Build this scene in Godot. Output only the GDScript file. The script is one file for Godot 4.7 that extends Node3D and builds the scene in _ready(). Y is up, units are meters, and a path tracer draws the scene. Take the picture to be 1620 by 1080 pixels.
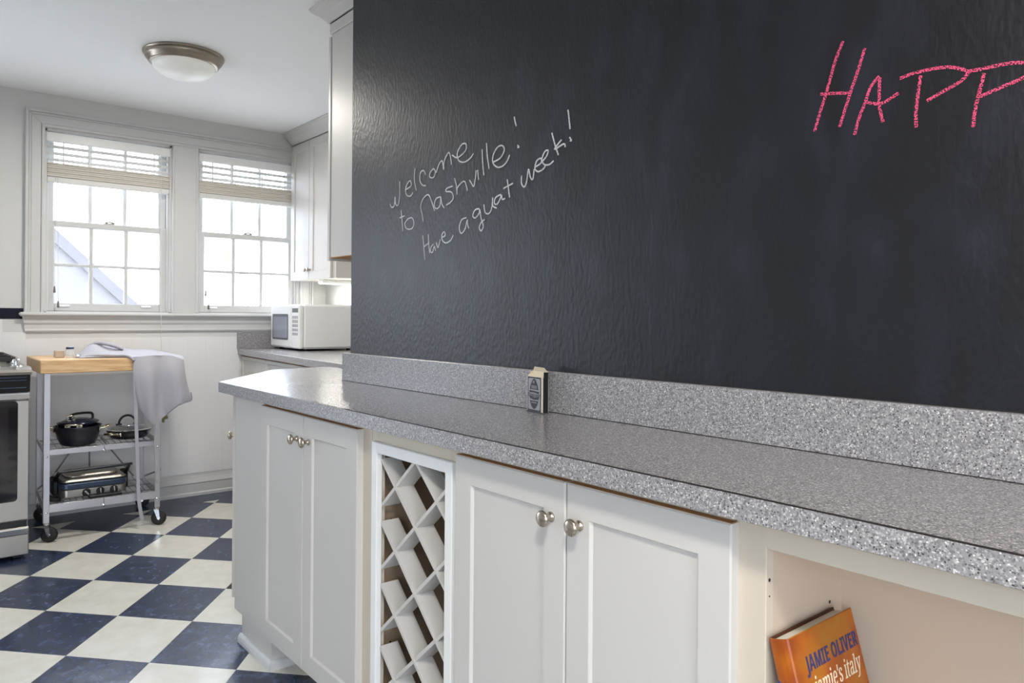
extends Node3D

# ---------------------------------------------------------------- mesh builder
class G:
	var st := SurfaceTool.new()
	func _init():
		st.begin(Mesh.PRIMITIVE_TRIANGLES)
	func v(p: Vector3, n: Vector3):
		st.set_normal(n)
		st.add_vertex(p)
	func tri(a: Vector3, b: Vector3, c: Vector3, na: Vector3, nb: Vector3, nc: Vector3):
		if (b - a).cross(c - a).dot(na + nb + nc) > 0.0:
			v(a, na); v(c, nc); v(b, nb)
		else:
			v(a, na); v(b, nb); v(c, nc)
	func quad(a: Vector3, b: Vector3, c: Vector3, d: Vector3, out: Vector3):
		var n := (b - a).cross(d - a)
		if n.length_squared() < 1e-14:
			n = (c - b).cross(d - b)
		if n.length_squared() < 1e-14:
			return
		n = n.normalized()
		if n.dot(out) < 0.0:
			n = -n
		tri(a, b, c, n, n, n)
		tri(a, c, d, n, n, n)
	# box given by two corners, with chamfered edges
	func box(p: Vector3, q: Vector3, bev := 0.0, t := Transform3D()):
		var c := (p + q) * 0.5
		var h := (q - p).abs() * 0.5
		var b: float = minf(bev, minf(h.x, minf(h.y, h.z)) * 0.95)
		var ax := [Vector3.RIGHT, Vector3.UP, Vector3.BACK]
		for k in 3:
			var u: int = (k + 1) % 3
			var w: int = (k + 2) % 3
			for s in [-1.0, 1.0]:
				var n: Vector3 = ax[k] * s
				var o: Vector3 = c + n * h[k]
				var du: Vector3 = ax[u] * (h[u] - b)
				var dw: Vector3 = ax[w] * (h[w] - b)
				quad(t * (o - du - dw), t * (o + du - dw), t * (o + du + dw), t * (o - du + dw), t.basis * n)
				if b > 0.0:
					for s2 in [-1.0, 1.0]:
						var n2: Vector3 = ax[u] * s2
						var o2: Vector3 = c + n2 * h[u]
						var e1: Vector3 = o + n2 * (h[u] - b)
						var e2: Vector3 = o2 + n * (h[k] - b)
						quad(t * (e1 - dw), t * (e1 + dw), t * (e2 + dw), t * (e2 - dw), t.basis * (n + n2))
		if b > 0.0:
			for sx in [-1.0, 1.0]:
				for sy in [-1.0, 1.0]:
					for sz in [-1.0, 1.0]:
						var n3 := Vector3(sx, sy, sz)
						var k3 := Vector3(sx * h.x, sy * h.y, sz * h.z)
						var n4: Vector3 = t.basis * n3.normalized()
						tri(t * (c + k3 - Vector3(0, sy * b, sz * b)), t * (c + k3 - Vector3(sx * b, 0, sz * b)), t * (c + k3 - Vector3(sx * b, sy * b, 0)), n4, n4, n4)
	static func inset(poly: PackedVector2Array, d: float) -> PackedVector2Array:
		var out := PackedVector2Array()
		var area := 0.0
		var n := poly.size()
		for i in n:
			area += poly[i].cross(poly[(i + 1) % n])
		var sg := 1.0 if area > 0.0 else -1.0
		for i in n:
			var e1 := (poly[i] - poly[(i + n - 1) % n]).normalized()
			var e2 := (poly[(i + 1) % n] - poly[i]).normalized()
			var n1 := Vector2(-e1.y, e1.x) * sg
			var n2 := Vector2(-e2.y, e2.x) * sg
			var m := n1 + n2
			out.append(poly[i] + m * (d / maxf(0.3, 1.0 + n1.dot(n2))))
		return out
	# flat polygon pushed out along local z from z0 to z1
	func prism(poly: PackedVector2Array, z0: float, z1: float, t := Transform3D(), bev := 0.0):
		var n := poly.size()
		var cap := inset(poly, bev) if bev > 0.0 else poly
		var id := Geometry2D.triangulate_polygon(cap)
		var ctr := Vector2.ZERO
		for p in poly:
			ctr += p / n
		var area := 0.0
		for i in n:
			area += poly[i].cross(poly[(i + 1) % n])
		var sg := 1.0 if area > 0.0 else -1.0
		var dz := signf(z1 - z0)
		for e in 2:
			var z: float = z1 if e else z0
			var nn: Vector3 = (t.basis * Vector3(0, 0, dz if e else -dz)).normalized()
			for k in range(0, id.size(), 3):
				var a := cap[id[k]]
				var b := cap[id[k + 1]]
				var c := cap[id[k + 2]]
				tri(t * Vector3(a.x, a.y, z), t * Vector3(b.x, b.y, z), t * Vector3(c.x, c.y, z), nn, nn, nn)
		for i in n:
			var a := poly[i]
			var b := poly[(i + 1) % n]
			var o2 := Vector2(b.y - a.y, a.x - b.x) * sg
			var o: Vector3 = t.basis * Vector3(o2.x, o2.y, 0)
			var za := z0 + bev * dz
			var zb := z1 - bev * dz
			quad(t * Vector3(a.x, a.y, za), t * Vector3(b.x, b.y, za), t * Vector3(b.x, b.y, zb), t * Vector3(a.x, a.y, zb), o)
			if bev > 0.0:
				var a2 := cap[i]
				var b2 := cap[(i + 1) % n]
				var on := o.normalized()
				var up: Vector3 = (t.basis * Vector3(0, 0, dz)).normalized()
				quad(t * Vector3(a.x, a.y, zb), t * Vector3(b.x, b.y, zb), t * Vector3(b2.x, b2.y, z1), t * Vector3(a2.x, a2.y, z1), on + up)
				quad(t * Vector3(a.x, a.y, za), t * Vector3(b.x, b.y, za), t * Vector3(b2.x, b2.y, z0), t * Vector3(a2.x, a2.y, z0), on - up)
	# profile of (radius, height) turned about local y; sharp corners stay sharp
	func lathe(pr: Array, t := Transform3D(), seg := 28):
		var m := pr.size()
		var sn := []
		for i in m - 1:
			var d: Vector2 = pr[i + 1] - pr[i]
			sn.append(Vector2(d.y, -d.x).normalized())
		for i in m - 1:
			var n0: Vector2 = sn[i]
			var n1: Vector2 = sn[i]
			if i > 0 and sn[i].dot(sn[i - 1]) > 0.6:
				n0 = (sn[i] + sn[i - 1]).normalized()
			if i < m - 2 and sn[i].dot(sn[i + 1]) > 0.6:
				n1 = (sn[i] + sn[i + 1]).normalized()
			for k in seg:
				var a := TAU * k / seg
				var b := TAU * (k + 1) / seg
				var ca := Vector3(cos(a), 0, sin(a))
				var cb := Vector3(cos(b), 0, sin(b))
				var p00: Vector3 = t * (ca * pr[i].x + Vector3.UP * pr[i].y)
				var p01: Vector3 = t * (cb * pr[i].x + Vector3.UP * pr[i].y)
				var p10: Vector3 = t * (ca * pr[i + 1].x + Vector3.UP * pr[i + 1].y)
				var p11: Vector3 = t * (cb * pr[i + 1].x + Vector3.UP * pr[i + 1].y)
				var q00: Vector3 = (t.basis * (ca * n0.x + Vector3.UP * n0.y)).normalized()
				var q01: Vector3 = (t.basis * (cb * n0.x + Vector3.UP * n0.y)).normalized()
				var q10: Vector3 = (t.basis * (ca * n1.x + Vector3.UP * n1.y)).normalized()
				var q11: Vector3 = (t.basis * (cb * n1.x + Vector3.UP * n1.y)).normalized()
				if pr[i + 1].x > 1e-6:
					tri(p00, p10, p11, q00, q10, q11)
				if pr[i].x > 1e-6:
					tri(p00, p11, p01, q00, q11, q01)
	# round or flat bar along a path: rx across, ry in the second direction
	func tube(path: Array, r: float, seg := 8, closed := false, ry := -1.0, up0 := Vector3.UP):
		if ry < 0.0:
			ry = r
		var n := path.size()
		var rings := []
		var nrm := []
		var u := up0
		for i in n:
			var d: Vector3
			if closed:
				d = path[(i + 1) % n] - path[(i + n - 1) % n]
			else:
				d = path[mini(i + 1, n - 1)] - path[maxi(i - 1, 0)]
			d = d.normalized()
			if absf(d.dot(u)) > 0.98:
				u = Vector3.RIGHT if absf(d.x) < 0.8 else Vector3.BACK
			u = (u - d * d.dot(u)).normalized()
			var w := d.cross(u)
			var ring := []
			var rn := []
			for k in seg:
				var a := TAU * (k + 0.5) / seg
				ring.append(path[i] + w * cos(a) * r + u * sin(a) * ry)
				rn.append((w * cos(a) / r + u * sin(a) / ry).normalized())
			rings.append(ring)
			nrm.append(rn)
		for i in (n if closed else n - 1):
			var j := (i + 1) % n
			for k in seg:
				var l := (k + 1) % seg
				if seg <= 4:
					quad(rings[i][k], rings[j][k], rings[j][l], rings[i][l], nrm[i][k] + nrm[i][l])
				else:
					tri(rings[i][k], rings[j][k], rings[j][l], nrm[i][k], nrm[j][k], nrm[j][l])
					tri(rings[i][k], rings[j][l], rings[i][l], nrm[i][k], nrm[j][l], nrm[i][l])
		if not closed:
			for e in [0, n - 1]:
				var d2: Vector3 = (path[0] - path[1]) if e == 0 else (path[n - 1] - path[n - 2])
				d2 = d2.normalized()
				for k in range(1, seg - 1):
					tri(rings[e][0], rings[e][k], rings[e][k + 1], d2, d2, d2)
	# skin between outlines with the same number of points (mouldings with mitred corners)
	func loft(outlines: Array, caps := true):
		for s in outlines.size() - 1:
			var a: Array = outlines[s]
			var b: Array = outlines[s + 1]
			var n := a.size()
			var ca := Vector3.ZERO
			for p in a:
				ca += p / n
			for p in b:
				ca += p / n
			ca *= 0.5
			for i in n:
				var j := (i + 1) % n
				quad(a[i], a[j], b[j], b[i], (a[i] + a[j] + b[i] + b[j]) * 0.25 - ca)
		if caps:
			for e in [0, outlines.size() - 1]:
				var o: Array = outlines[e]
				var m := Vector3.ZERO
				for p in o:
					m += p / o.size()
				var away: Vector3 = m - outlines[1 if e == 0 else outlines.size() - 2][0]
				for i in range(1, o.size() - 1):
					quad(o[0], o[i], o[i + 1], o[i + 1], away)
	# cloth or shell from rows of points, with a thickness
	func sheet(rows: Array, th: float):
		var R := rows.size()
		var C: int = rows[0].size()
		var N := []
		for i in R:
			var nr := []
			for j in C:
				var du: Vector3 = rows[i][mini(j + 1, C - 1)] - rows[i][maxi(j - 1, 0)]
				var dv: Vector3 = rows[mini(i + 1, R - 1)][j] - rows[maxi(i - 1, 0)][j]
				nr.append(du.cross(dv).normalized())
			N.append(nr)
		for i in R - 1:
			for j in C - 1:
				var a: Vector3 = rows[i][j]
				var b: Vector3 = rows[i][j + 1]
				var c: Vector3 = rows[i + 1][j + 1]
				var d: Vector3 = rows[i + 1][j]
				var na: Vector3 = N[i][j]
				var nb: Vector3 = N[i][j + 1]
				var nc: Vector3 = N[i + 1][j + 1]
				var nd: Vector3 = N[i + 1][j]
				tri(a + na * th, b + nb * th, c + nc * th, na, nb, nc)
				tri(a + na * th, c + nc * th, d + nd * th, na, nc, nd)
				tri(a - na * th, b - nb * th, c - nc * th, -na, -nb, -nc)
				tri(a - na * th, c - nc * th, d - nd * th, -na, -nc, -nd)
		for j in C - 1:
			for i in [0, R - 1]:
				var o: Vector3 = rows[i][j] - rows[1 if i == 0 else R - 2][j]
				quad(rows[i][j] + N[i][j] * th, rows[i][j + 1] + N[i][j + 1] * th, rows[i][j + 1] - N[i][j + 1] * th, rows[i][j] - N[i][j] * th, o)
		for i in R - 1:
			for j in [0, C - 1]:
				var o2: Vector3 = rows[i][j] - rows[i][1 if j == 0 else C - 2]
				quad(rows[i][j] + N[i][j] * th, rows[i + 1][j] + N[i + 1][j] * th, rows[i + 1][j] - N[i + 1][j] * th, rows[i][j] - N[i][j] * th, o2)
	func mesh() -> ArrayMesh:
		st.index()
		return st.commit()

# ---------------------------------------------------------------- naming helpers
var used := {}
var M := {}

func numbered(called: String) -> String:
	var k: int = used.get(called, -1) + 1
	used[called] = k
	return called if k == 0 else "%s_%03d" % [called, k]

func tag(o: Node, label: String, category: String, group := ""):
	o.set_meta("label", label)
	o.set_meta("category", category)
	if group != "":
		o.set_meta("group", group)
	return o

func thing(called: String, label: String, category: String, at: Vector3, group := "") -> Node3D:
	var o := Node3D.new()
	o.name = numbered(called)
	add_child(o)
	o.position = at
	tag(o, label, category, group)
	return o

func structure(called: String, at := Vector3.ZERO) -> Node3D:
	var o := Node3D.new()
	o.name = called
	add_child(o)
	o.position = at
	o.set_meta("kind", "structure")
	return o

func world_of(o: Node) -> Transform3D:
	var t := Transform3D()
	while o is Node3D and o != self:
		t = o.transform * t
		o = o.get_parent()
	return t

# one named mesh; its points are given in world metres unless local is set
func part(called: String, g, mat: Material, parent: Node, local := false) -> MeshInstance3D:
	var o := MeshInstance3D.new()
	o.name = called if parent != self else numbered(called)
	o.mesh = g.mesh() if g is G else g
	o.material_override = mat
	parent.add_child(o, true)
	if not local and parent != self:
		o.transform = world_of(parent).affine_inverse()
	return o

func boxed(called: String, p: Vector3, q: Vector3, mat: Material, parent: Node, bev := 0.0) -> MeshInstance3D:
	var g := G.new()
	g.box(p, q, bev)
	return part(called, g, mat, parent)

func struct_box(called: String, p: Vector3, q: Vector3, mat: Material) -> MeshInstance3D:
	var o := boxed(called, p, q, mat, self)
	o.set_meta("kind", "structure")
	return o

func facing(at: Vector3, yaw: float) -> Transform3D:
	return Transform3D(Basis(Vector3.UP, yaw), at)

# plan polygon (x, z) standing up from y0 to y1
func plan(g: G, pts: Array, y0: float, y1: float, bev := 0.0):
	var pv := PackedVector2Array()
	for p in pts:
		pv.append(Vector2(p.x, -p.y))
	g.prism(pv, y0, y1, Transform3D(Basis(Vector3.RIGHT, -PI / 2), Vector3.ZERO), bev)

func poly(a: Array) -> PackedVector2Array:
	var pv := PackedVector2Array()
	for i in range(0, a.size(), 2):
		pv.append(Vector2(a[i], a[i + 1]))
	return pv

func round_rect(x0: float, y0: float, x1: float, y1: float, r: float, n := 5) -> PackedVector2Array:
	var pv := PackedVector2Array()
	var cs := [Vector2(x1 - r, y0 + r), Vector2(x1 - r, y1 - r), Vector2(x0 + r, y1 - r), Vector2(x0 + r, y0 + r)]
	for k in 4:
		for i in n + 1:
			var a := -PI / 2 + k * PI / 2 + PI / 2 * i / n
			pv.append(cs[k] + Vector2(cos(a), sin(a)) * r)
	return pv

func smooth_path(p: Array, n := 6) -> Array:
	var out := []
	for i in p.size() - 1:
		var a: Vector3 = p[maxi(i - 1, 0)]
		var b: Vector3 = p[i]
		var c: Vector3 = p[i + 1]
		var d: Vector3 = p[mini(i + 2, p.size() - 1)]
		for k in n:
			out.append(b.cubic_interpolate(c, a, d, float(k) / n))
	out.append(p[p.size() - 1])
	return out

func arc(c: Vector3, u: Vector3, w: Vector3, a0: float, a1: float, n := 12) -> Array:
	var out := []
	for i in n + 1:
		var a := lerpf(a0, a1, float(i) / n)
		out.append(c + u * cos(a) + w * sin(a))
	return out

# ---------------------------------------------------------------- materials
func tex(im: Image) -> ImageTexture:
	return ImageTexture.create_from_image(im)

func noise(seed_: int, freq: float, kind := FastNoiseLite.TYPE_SIMPLEX_SMOOTH, oct := 4) -> FastNoiseLite:
	var n := FastNoiseLite.new()
	n.seed = seed_
	n.frequency = freq
	n.noise_type = kind
	n.fractal_octaves = oct
	n.fractal_type = FastNoiseLite.FRACTAL_FBM if oct > 1 else FastNoiseLite.FRACTAL_NONE
	return n

func plain(c: Color, rough := 0.5, metal := 0.0, spec := 0.5) -> StandardMaterial3D:
	var m := StandardMaterial3D.new()
	m.albedo_color = c
	m.roughness = rough
	m.metallic = metal
	m.metallic_specular = spec
	return m

func tri_map(m: StandardMaterial3D, scale: float, world := true):
	m.uv1_triplanar = true
	m.uv1_world_triplanar = world
	m.uv1_triplanar_sharpness = 8.0
	m.uv1_scale = Vector3.ONE * scale

# colour image from seamless noise and a gradient
func ramp_image(n: FastNoiseLite, size: int, cols: Array, lo := 0.0, hi := 1.0) -> Image:
	var src := n.get_seamless_image(size, size)
	var im := Image.create(size, size, false, Image.FORMAT_RGB8)
	var g := Gradient.new()
	g.offsets = PackedFloat32Array()
	g.colors = PackedColorArray()
	for i in cols.size():
		g.add_point(float(i) / (cols.size() - 1), cols[i])
	for y in size:
		for x in size:
			im.set_pixel(x, y, g.sample(clampf((src.get_pixel(x, y).r - lo) / (hi - lo), 0, 1)))
	return im

func normal_from(n: FastNoiseLite, size: int, strength: float) -> ImageTexture:
	var im := n.get_seamless_image(size, size)
	im.convert(Image.FORMAT_RGBA8)
	im.bump_map_to_normal_map(strength)
	return tex(im)

func speckle_image() -> Image:
	var S := 1024
	var im := Image.create(S, S, false, Image.FORMAT_RGB8)
	im.fill(Color(0.56, 0.55, 0.555))
	var r := RandomNumberGenerator.new()
	r.seed = 41
	var kinds := [Color(0.66, 0.65, 0.655), Color(0.48, 0.47, 0.48), Color(0.74, 0.72, 0.71), Color(0.39, 0.38, 0.39), Color(0.86, 0.85, 0.84), Color(0.17, 0.16, 0.17)]
	var many := [22000, 22000, 9000, 8000, 4600, 4200]
	var most := [3.0, 3.0, 2.7, 2.4, 2.1, 1.9]
	for k in kinds.size():
		for i in many[k]:
			var cx := r.randi() % S
			var cy := r.randi() % S
			var rad := r.randf_range(0.8, most[k])
			var sq := r.randf_range(0.6, 1.5)
			var q := int(ceil(rad * 1.3))
			var c: Color = kinds[k] * r.randf_range(0.92, 1.08)
			for dy in range(-q, q + 1):
				for dx in range(-q, q + 1):
					if dx * dx * sq + dy * dy / sq <= rad * rad:
						im.set_pixel((cx + dx + S) % S, (cy + dy + S) % S, c)
	return im

func make_materials():
	M.paint = plain(Color(0.82, 0.82, 0.81), 0.6)
	M.ceiling = plain(Color(0.965, 0.965, 0.96), 0.8)
	M.trim = plain(Color(0.79, 0.79, 0.785), 0.38)
	M.door = plain(Color(0.785, 0.772, 0.75), 0.45)
	M.cream = plain(Color(0.81, 0.765, 0.695), 0.42)
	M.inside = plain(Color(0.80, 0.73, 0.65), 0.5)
	M.inside_shaded = plain(Color(0.58, 0.50, 0.41), 0.6)  # darker copy of the interior colour, standing in for shade behind the lattice
	M.white = plain(Color(0.92, 0.92, 0.91), 0.3)
	M.raw = plain(Color(0.66, 0.47, 0.28), 0.75)
	M.dark = plain(Color(0.03, 0.03, 0.035), 0.45)
	M.black = plain(Color(0.02, 0.02, 0.025), 0.22)
	M.rubber = plain(Color(0.035, 0.035, 0.035), 0.55)
	M.seam = plain(Color(0.13, 0.10, 0.085), 0.6)
	M.nickel = plain(Color(0.74, 0.70, 0.64), 0.24, 1.0)
	M.bronze = plain(Color(0.62, 0.58, 0.53), 0.3, 1.0)
	M.chrome = plain(Color(0.86, 0.86, 0.86), 0.12, 1.0)
	M.steel = plain(Color(0.68, 0.66, 0.63), 0.36, 1.0)
	M.galv = plain(Color(0.79, 0.79, 0.81), 0.36, 0.75)
	M.wire = plain(Color(0.52, 0.52, 0.54), 0.3, 0.9)
	M.brass = plain(Color(0.82, 0.80, 0.72), 0.2, 1.0)
	M.navy = plain(Color(0.06, 0.06, 0.14), 0.4, 0.0, 0.3)
	M.pan = plain(Color(0.035, 0.05, 0.11), 0.32, 0.0, 0.6)
	M.band = plain(Color(0.26, 0.31, 0.40), 0.3, 0.5)
	M.cloth = plain(Color(0.66, 0.655, 0.68), 0.9)
	M.cloth.rim_enabled = true
	M.cloth.rim = 0.3
	M.cloth_dark = plain(Color(0.45, 0.445, 0.47), 0.9)
	M.shade = plain(Color(0.88, 0.875, 0.86), 0.6)
	M.shade.backlight_enabled = true
	M.shade.backlight = Color(0.25, 0.25, 0.24)
	M.slat = plain(Color(0.82, 0.815, 0.80), 0.6)
	M.shade_tan = plain(Color(0.85, 0.825, 0.785), 0.7)
	M.shade_tan.backlight_enabled = true
	M.shade_tan.backlight = Color(0.14, 0.13, 0.115)
	M.tassel = plain(Color(0.52, 0.50, 0.34), 0.6)
	M.cord = plain(Color(0.85, 0.85, 0.83), 0.7)
	M.frost = plain(Color(0.88, 0.90, 0.90), 0.35)
	M.frost.backlight_enabled = true
	M.frost.backlight = Color(0.2, 0.2, 0.2)
	M.bowl = plain(Color(0.88, 0.89, 0.88), 0.35)
	M.bowl.emission_enabled = true
	M.bowl.emission = Color(1.0, 0.97, 0.93)
	M.bowl.emission_energy_multiplier = 0.16
	M.strip = plain(Color(0.92, 0.92, 0.90), 0.4)
	M.strip.emission_enabled = true
	M.strip.emission = Color(1.0, 0.985, 0.95)
	M.strip.emission_energy_multiplier = 1.0
	M.micro = plain(Color(0.88, 0.88, 0.87), 0.3)
	M.mesh_window = plain(Color(0.55, 0.56, 0.60), 0.15)
	M.panel_grey = plain(Color(0.62, 0.62, 0.63), 0.4)
	M.pane = plain(Color(0.95, 0.98, 1.0, 0.06), 0.02)
	M.pane.transparency = BaseMaterial3D.TRANSPARENCY_ALPHA
	M.oven_glass = plain(Color(0.035, 0.035, 0.055), 0.06, 0.0, 0.7)
	M.oven_inner = plain(Color(0.13, 0.10, 0.12), 0.08, 0.0, 0.7)
	M.glaze = plain(Color(0.90, 0.90, 0.90), 0.22)
	M.grout = plain(Color(0.76, 0.76, 0.75), 0.8)
	M.paper = plain(Color(0.83, 0.81, 0.76), 0.9)
	M.house = plain(Color(0.42, 0.41, 0.42), 0.9)
	M.roof = plain(Color(0.36, 0.35, 0.36), 0.9)
	M.bark = plain(Color(0.60, 0.56, 0.46), 0.9)
	M.yard = plain(Color(0.78, 0.78, 0.76), 1.0)
	M.spark = plain(Color(0.93, 0.95, 0.96, 0.25), 0.05)
	M.spark.transparency = BaseMaterial3D.TRANSPARENCY_ALPHA
	M.box_ink = plain(Color(0.045, 0.045, 0.055), 0.5)
	M.box_face = plain(Color(0.56, 0.57, 0.58), 0.5)
	M.box_edge = plain(Color(0.80, 0.75, 0.72), 0.6)
	M.box_flap = plain(Color(0.86, 0.80, 0.70), 0.7)
	M.ink_blue = plain(Color(0.17, 0.20, 0.42), 0.5)
	M.ink_spine = plain(Color(0.16, 0.28, 0.66), 0.5)
	M.ink_white = plain(Color(0.92, 0.86, 0.74), 0.5)
	M.book_back = plain(Color(0.30, 0.15, 0.06), 0.5)
	M.hair = plain(Color(0.12, 0.06, 0.03), 0.6)

	# speckled laminate
	var sp := tex(speckle_image())
	M.laminate = plain(Color(1, 1, 1), 0.34)
	M.laminate.albedo_texture = sp
	tri_map(M.laminate, 1.0 / 0.62)
	M.laminate_top = plain(Color(1, 1, 1), 0.22)
	M.laminate_top.albedo_texture = sp
	tri_map(M.laminate_top, 1.0 / 0.62)

	# chalkboard paint: roller stipple, faint wiped chalk
	var dust := noise(7, 0.006, FastNoiseLite.TYPE_SIMPLEX_SMOOTH, 5)
	M.board = plain(Color(1, 1, 1), 0.43, 0.0, 0.5)
	M.board.albedo_texture = tex(ramp_image(dust, 512, [Color(0.062, 0.064, 0.088), Color(0.075, 0.08, 0.115), Color(0.118, 0.124, 0.165)], 0.2, 0.9))
	M.board.normal_enabled = true
	M.board.normal_texture = normal_from(noise(3, 0.06, FastNoiseLite.TYPE_SIMPLEX_SMOOTH, 3), 512, 3.0)
	M.board.normal_scale = 0.22
	tri_map(M.board, 1.0 / 0.5)
	M.board.uv1_scale = Vector3(2.4, 1.1, 2.4)

	# floor tiles
	var marble := noise(21, 0.022, FastNoiseLite.TYPE_SIMPLEX_SMOOTH, 6)
	marble.fractal_gain = 0.62
	var wob := normal_from(noise(5, 0.012, FastNoiseLite.TYPE_SIMPLEX_SMOOTH, 3), 256, 4.0)
	M.tile_dark = plain(Color(1, 1, 1), 0.27)
	M.tile_dark.albedo_texture = tex(ramp_image(marble, 512, [Color(0.105, 0.13, 0.205), Color(0.15, 0.19, 0.29), Color(0.195, 0.245, 0.36), Color(0.30, 0.36, 0.48)], 0.15, 0.95))
	M.tile_light = plain(Color(1, 1, 1), 0.27)
	M.tile_light.albedo_texture = tex(ramp_image(marble, 256, [Color(0.83, 0.82, 0.775), Color(0.865, 0.858, 0.82)], 0.2, 0.8))
	for m in [M.tile_dark, M.tile_light]:
		m.normal_enabled = true
		m.normal_texture = wob
		m.normal_scale = 0.12
		tri_map(m, 1.0 / 0.7)

	# butcher block, book cloth
	var grain := noise(11, 0.02, FastNoiseLite.TYPE_SIMPLEX_SMOOTH, 4)
	M.wood = plain(Color(1, 1, 1), 0.45)
	M.wood.albedo_texture = tex(ramp_image(grain, 256, [Color(0.78, 0.62, 0.44), Color(0.85, 0.70, 0.51), Color(0.88, 0.755, 0.58)], 0.2, 0.8))
	tri_map(M.wood, 1.0)
	M.wood.uv1_scale = Vector3(0.9, 9.0, 9.0)
	M.cover = plain(Color(1, 1, 1), 0.38)
	M.cover.albedo_texture = tex(ramp_image(noise(17, 0.01), 256, [Color(0.56, 0.24, 0.03), Color(0.68, 0.36, 0.03), Color(0.66, 0.43, 0.04)], 0.2, 0.85))
	tri_map(M.cover, 2.5)

	# chalk: broken up by the grain of the wall
	var r := RandomNumberGenerator.new()
	r.seed = 9
	var fine := noise(31, 0.16, FastNoiseLite.TYPE_SIMPLEX_SMOOTH, 2).get_seamless_image(512, 512)
	var im := Image.create(512, 512, false, Image.FORMAT_RGBA8)
	for y in 512:
		for x in 512:
			im.set_pixel(x, y, Color(1, 1, 1, clampf(fine.get_pixel(x, y).r + r.randf_range(-0.08, 0.08), 0, 1)))
	var ct := tex(im)
	for k in [["chalk_pink", Color(0.93, 0.36, 0.52), 0.49], ["chalk_white", Color(0.86, 0.86, 0.86), 0.38]]:
		var m := plain(k[1], 0.95)
		m.albedo_texture = ct
		m.transparency = BaseMaterial3D.TRANSPARENCY_ALPHA_SCISSOR
		m.alpha_scissor_threshold = k[2]
		tri_map(m, 1.0 / 0.25)
		M[k[0]] = m

# ---------------------------------------------------------------- shared pieces
var H := 2.40
var D := -4.95

# shaker door: corner at the origin, x to the right, y up, front at z = t
func door_mesh(w: float, h: float, t := 0.019, stile := 0.057, rec := 0.007, bv := 0.0035) -> G:
	var g := G.new()
	var c := 0.0025
	var r0 := [Vector3(0, 0, 0), Vector3(w, 0, 0), Vector3(w, h, 0), Vector3(0, h, 0)]
	var rings := [r0]
	var ins := [[0.0, t - c], [c, t], [stile, t], [stile + bv, t - rec]]
	for k in ins:
		var d: float = k[0]
		rings.append([Vector3(d, d, k[1]), Vector3(w - d, d, k[1]), Vector3(w - d, h - d, k[1]), Vector3(d, h - d, k[1])])
	for i in 4:
		for j in 4:
			var l := (j + 1) % 4
			var mid: Vector3 = (rings[i][j] + rings[i][l]) * 0.5
			var out := Vector3(mid.x - w / 2, mid.y - h / 2, 0).normalized()
			if i == 2:
				out = Vector3.BACK
			elif i == 3:
				out = Vector3.BACK - out * 0.4
			elif i == 1:
				out += Vector3.BACK
			g.quad(rings[i][j], rings[i][l], rings[i + 1][l], rings[i + 1][j], out)
	g.quad(rings[4][0], rings[4][1], rings[4][2], rings[4][3], Vector3.BACK)
	g.quad(r0[0], r0[1], r0[2], r0[3], Vector3.FORWARD)
	return g

var knob_mesh: ArrayMesh
func add_knob(door: Node3D, x: float, y: float, z := 0.019, s := 1.0, mat: Material = null):
	if knob_mesh == null:
		var g := G.new()
		g.lathe([Vector2(0, 0), Vector2(0.0095, 0), Vector2(0.0095, 0.002), Vector2(0.006, 0.0045), Vector2(0.0052, 0.011), Vector2(0.0075, 0.015), Vector2(0.0125, 0.0175), Vector2(0.0152, 0.0205), Vector2(0.0155, 0.0225), Vector2(0.0140, 0.0255), Vector2(0.0105, 0.0275), Vector2(0.0055, 0.0285), Vector2(0, 0.0288)], Transform3D(Basis(Vector3.RIGHT, PI / 2), Vector3.ZERO), 28)
		knob_mesh = g.mesh()
	var o := part("knob", knob_mesh, M.nickel if mat == null else mat, door, true)
	o.position = Vector3(x, y, z)
	o.scale = Vector3.ONE * s
	o.set_meta("label", "round brushed nickel knob")

# a door hung at a world place; yaw turns its front
func hang_door(parent: Node3D, at: Vector3, yaw: float, w: float, h: float, raw_top := false, stile := 0.057) -> MeshInstance3D:
	var o := part("door", door_mesh(w, h, 0.019, stile), M.door, parent, true)
	o.transform = world_of(parent).affine_inverse() * facing(at, yaw)
	if raw_top:
		var g := G.new()
		g.box(Vector3(0.002, h - 0.0005, 0.001), Vector3(w - 0.002, h + 0.0008, 0.0165))
		part("bare_top_edge", g, M.raw, o, true)
	return o

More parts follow.
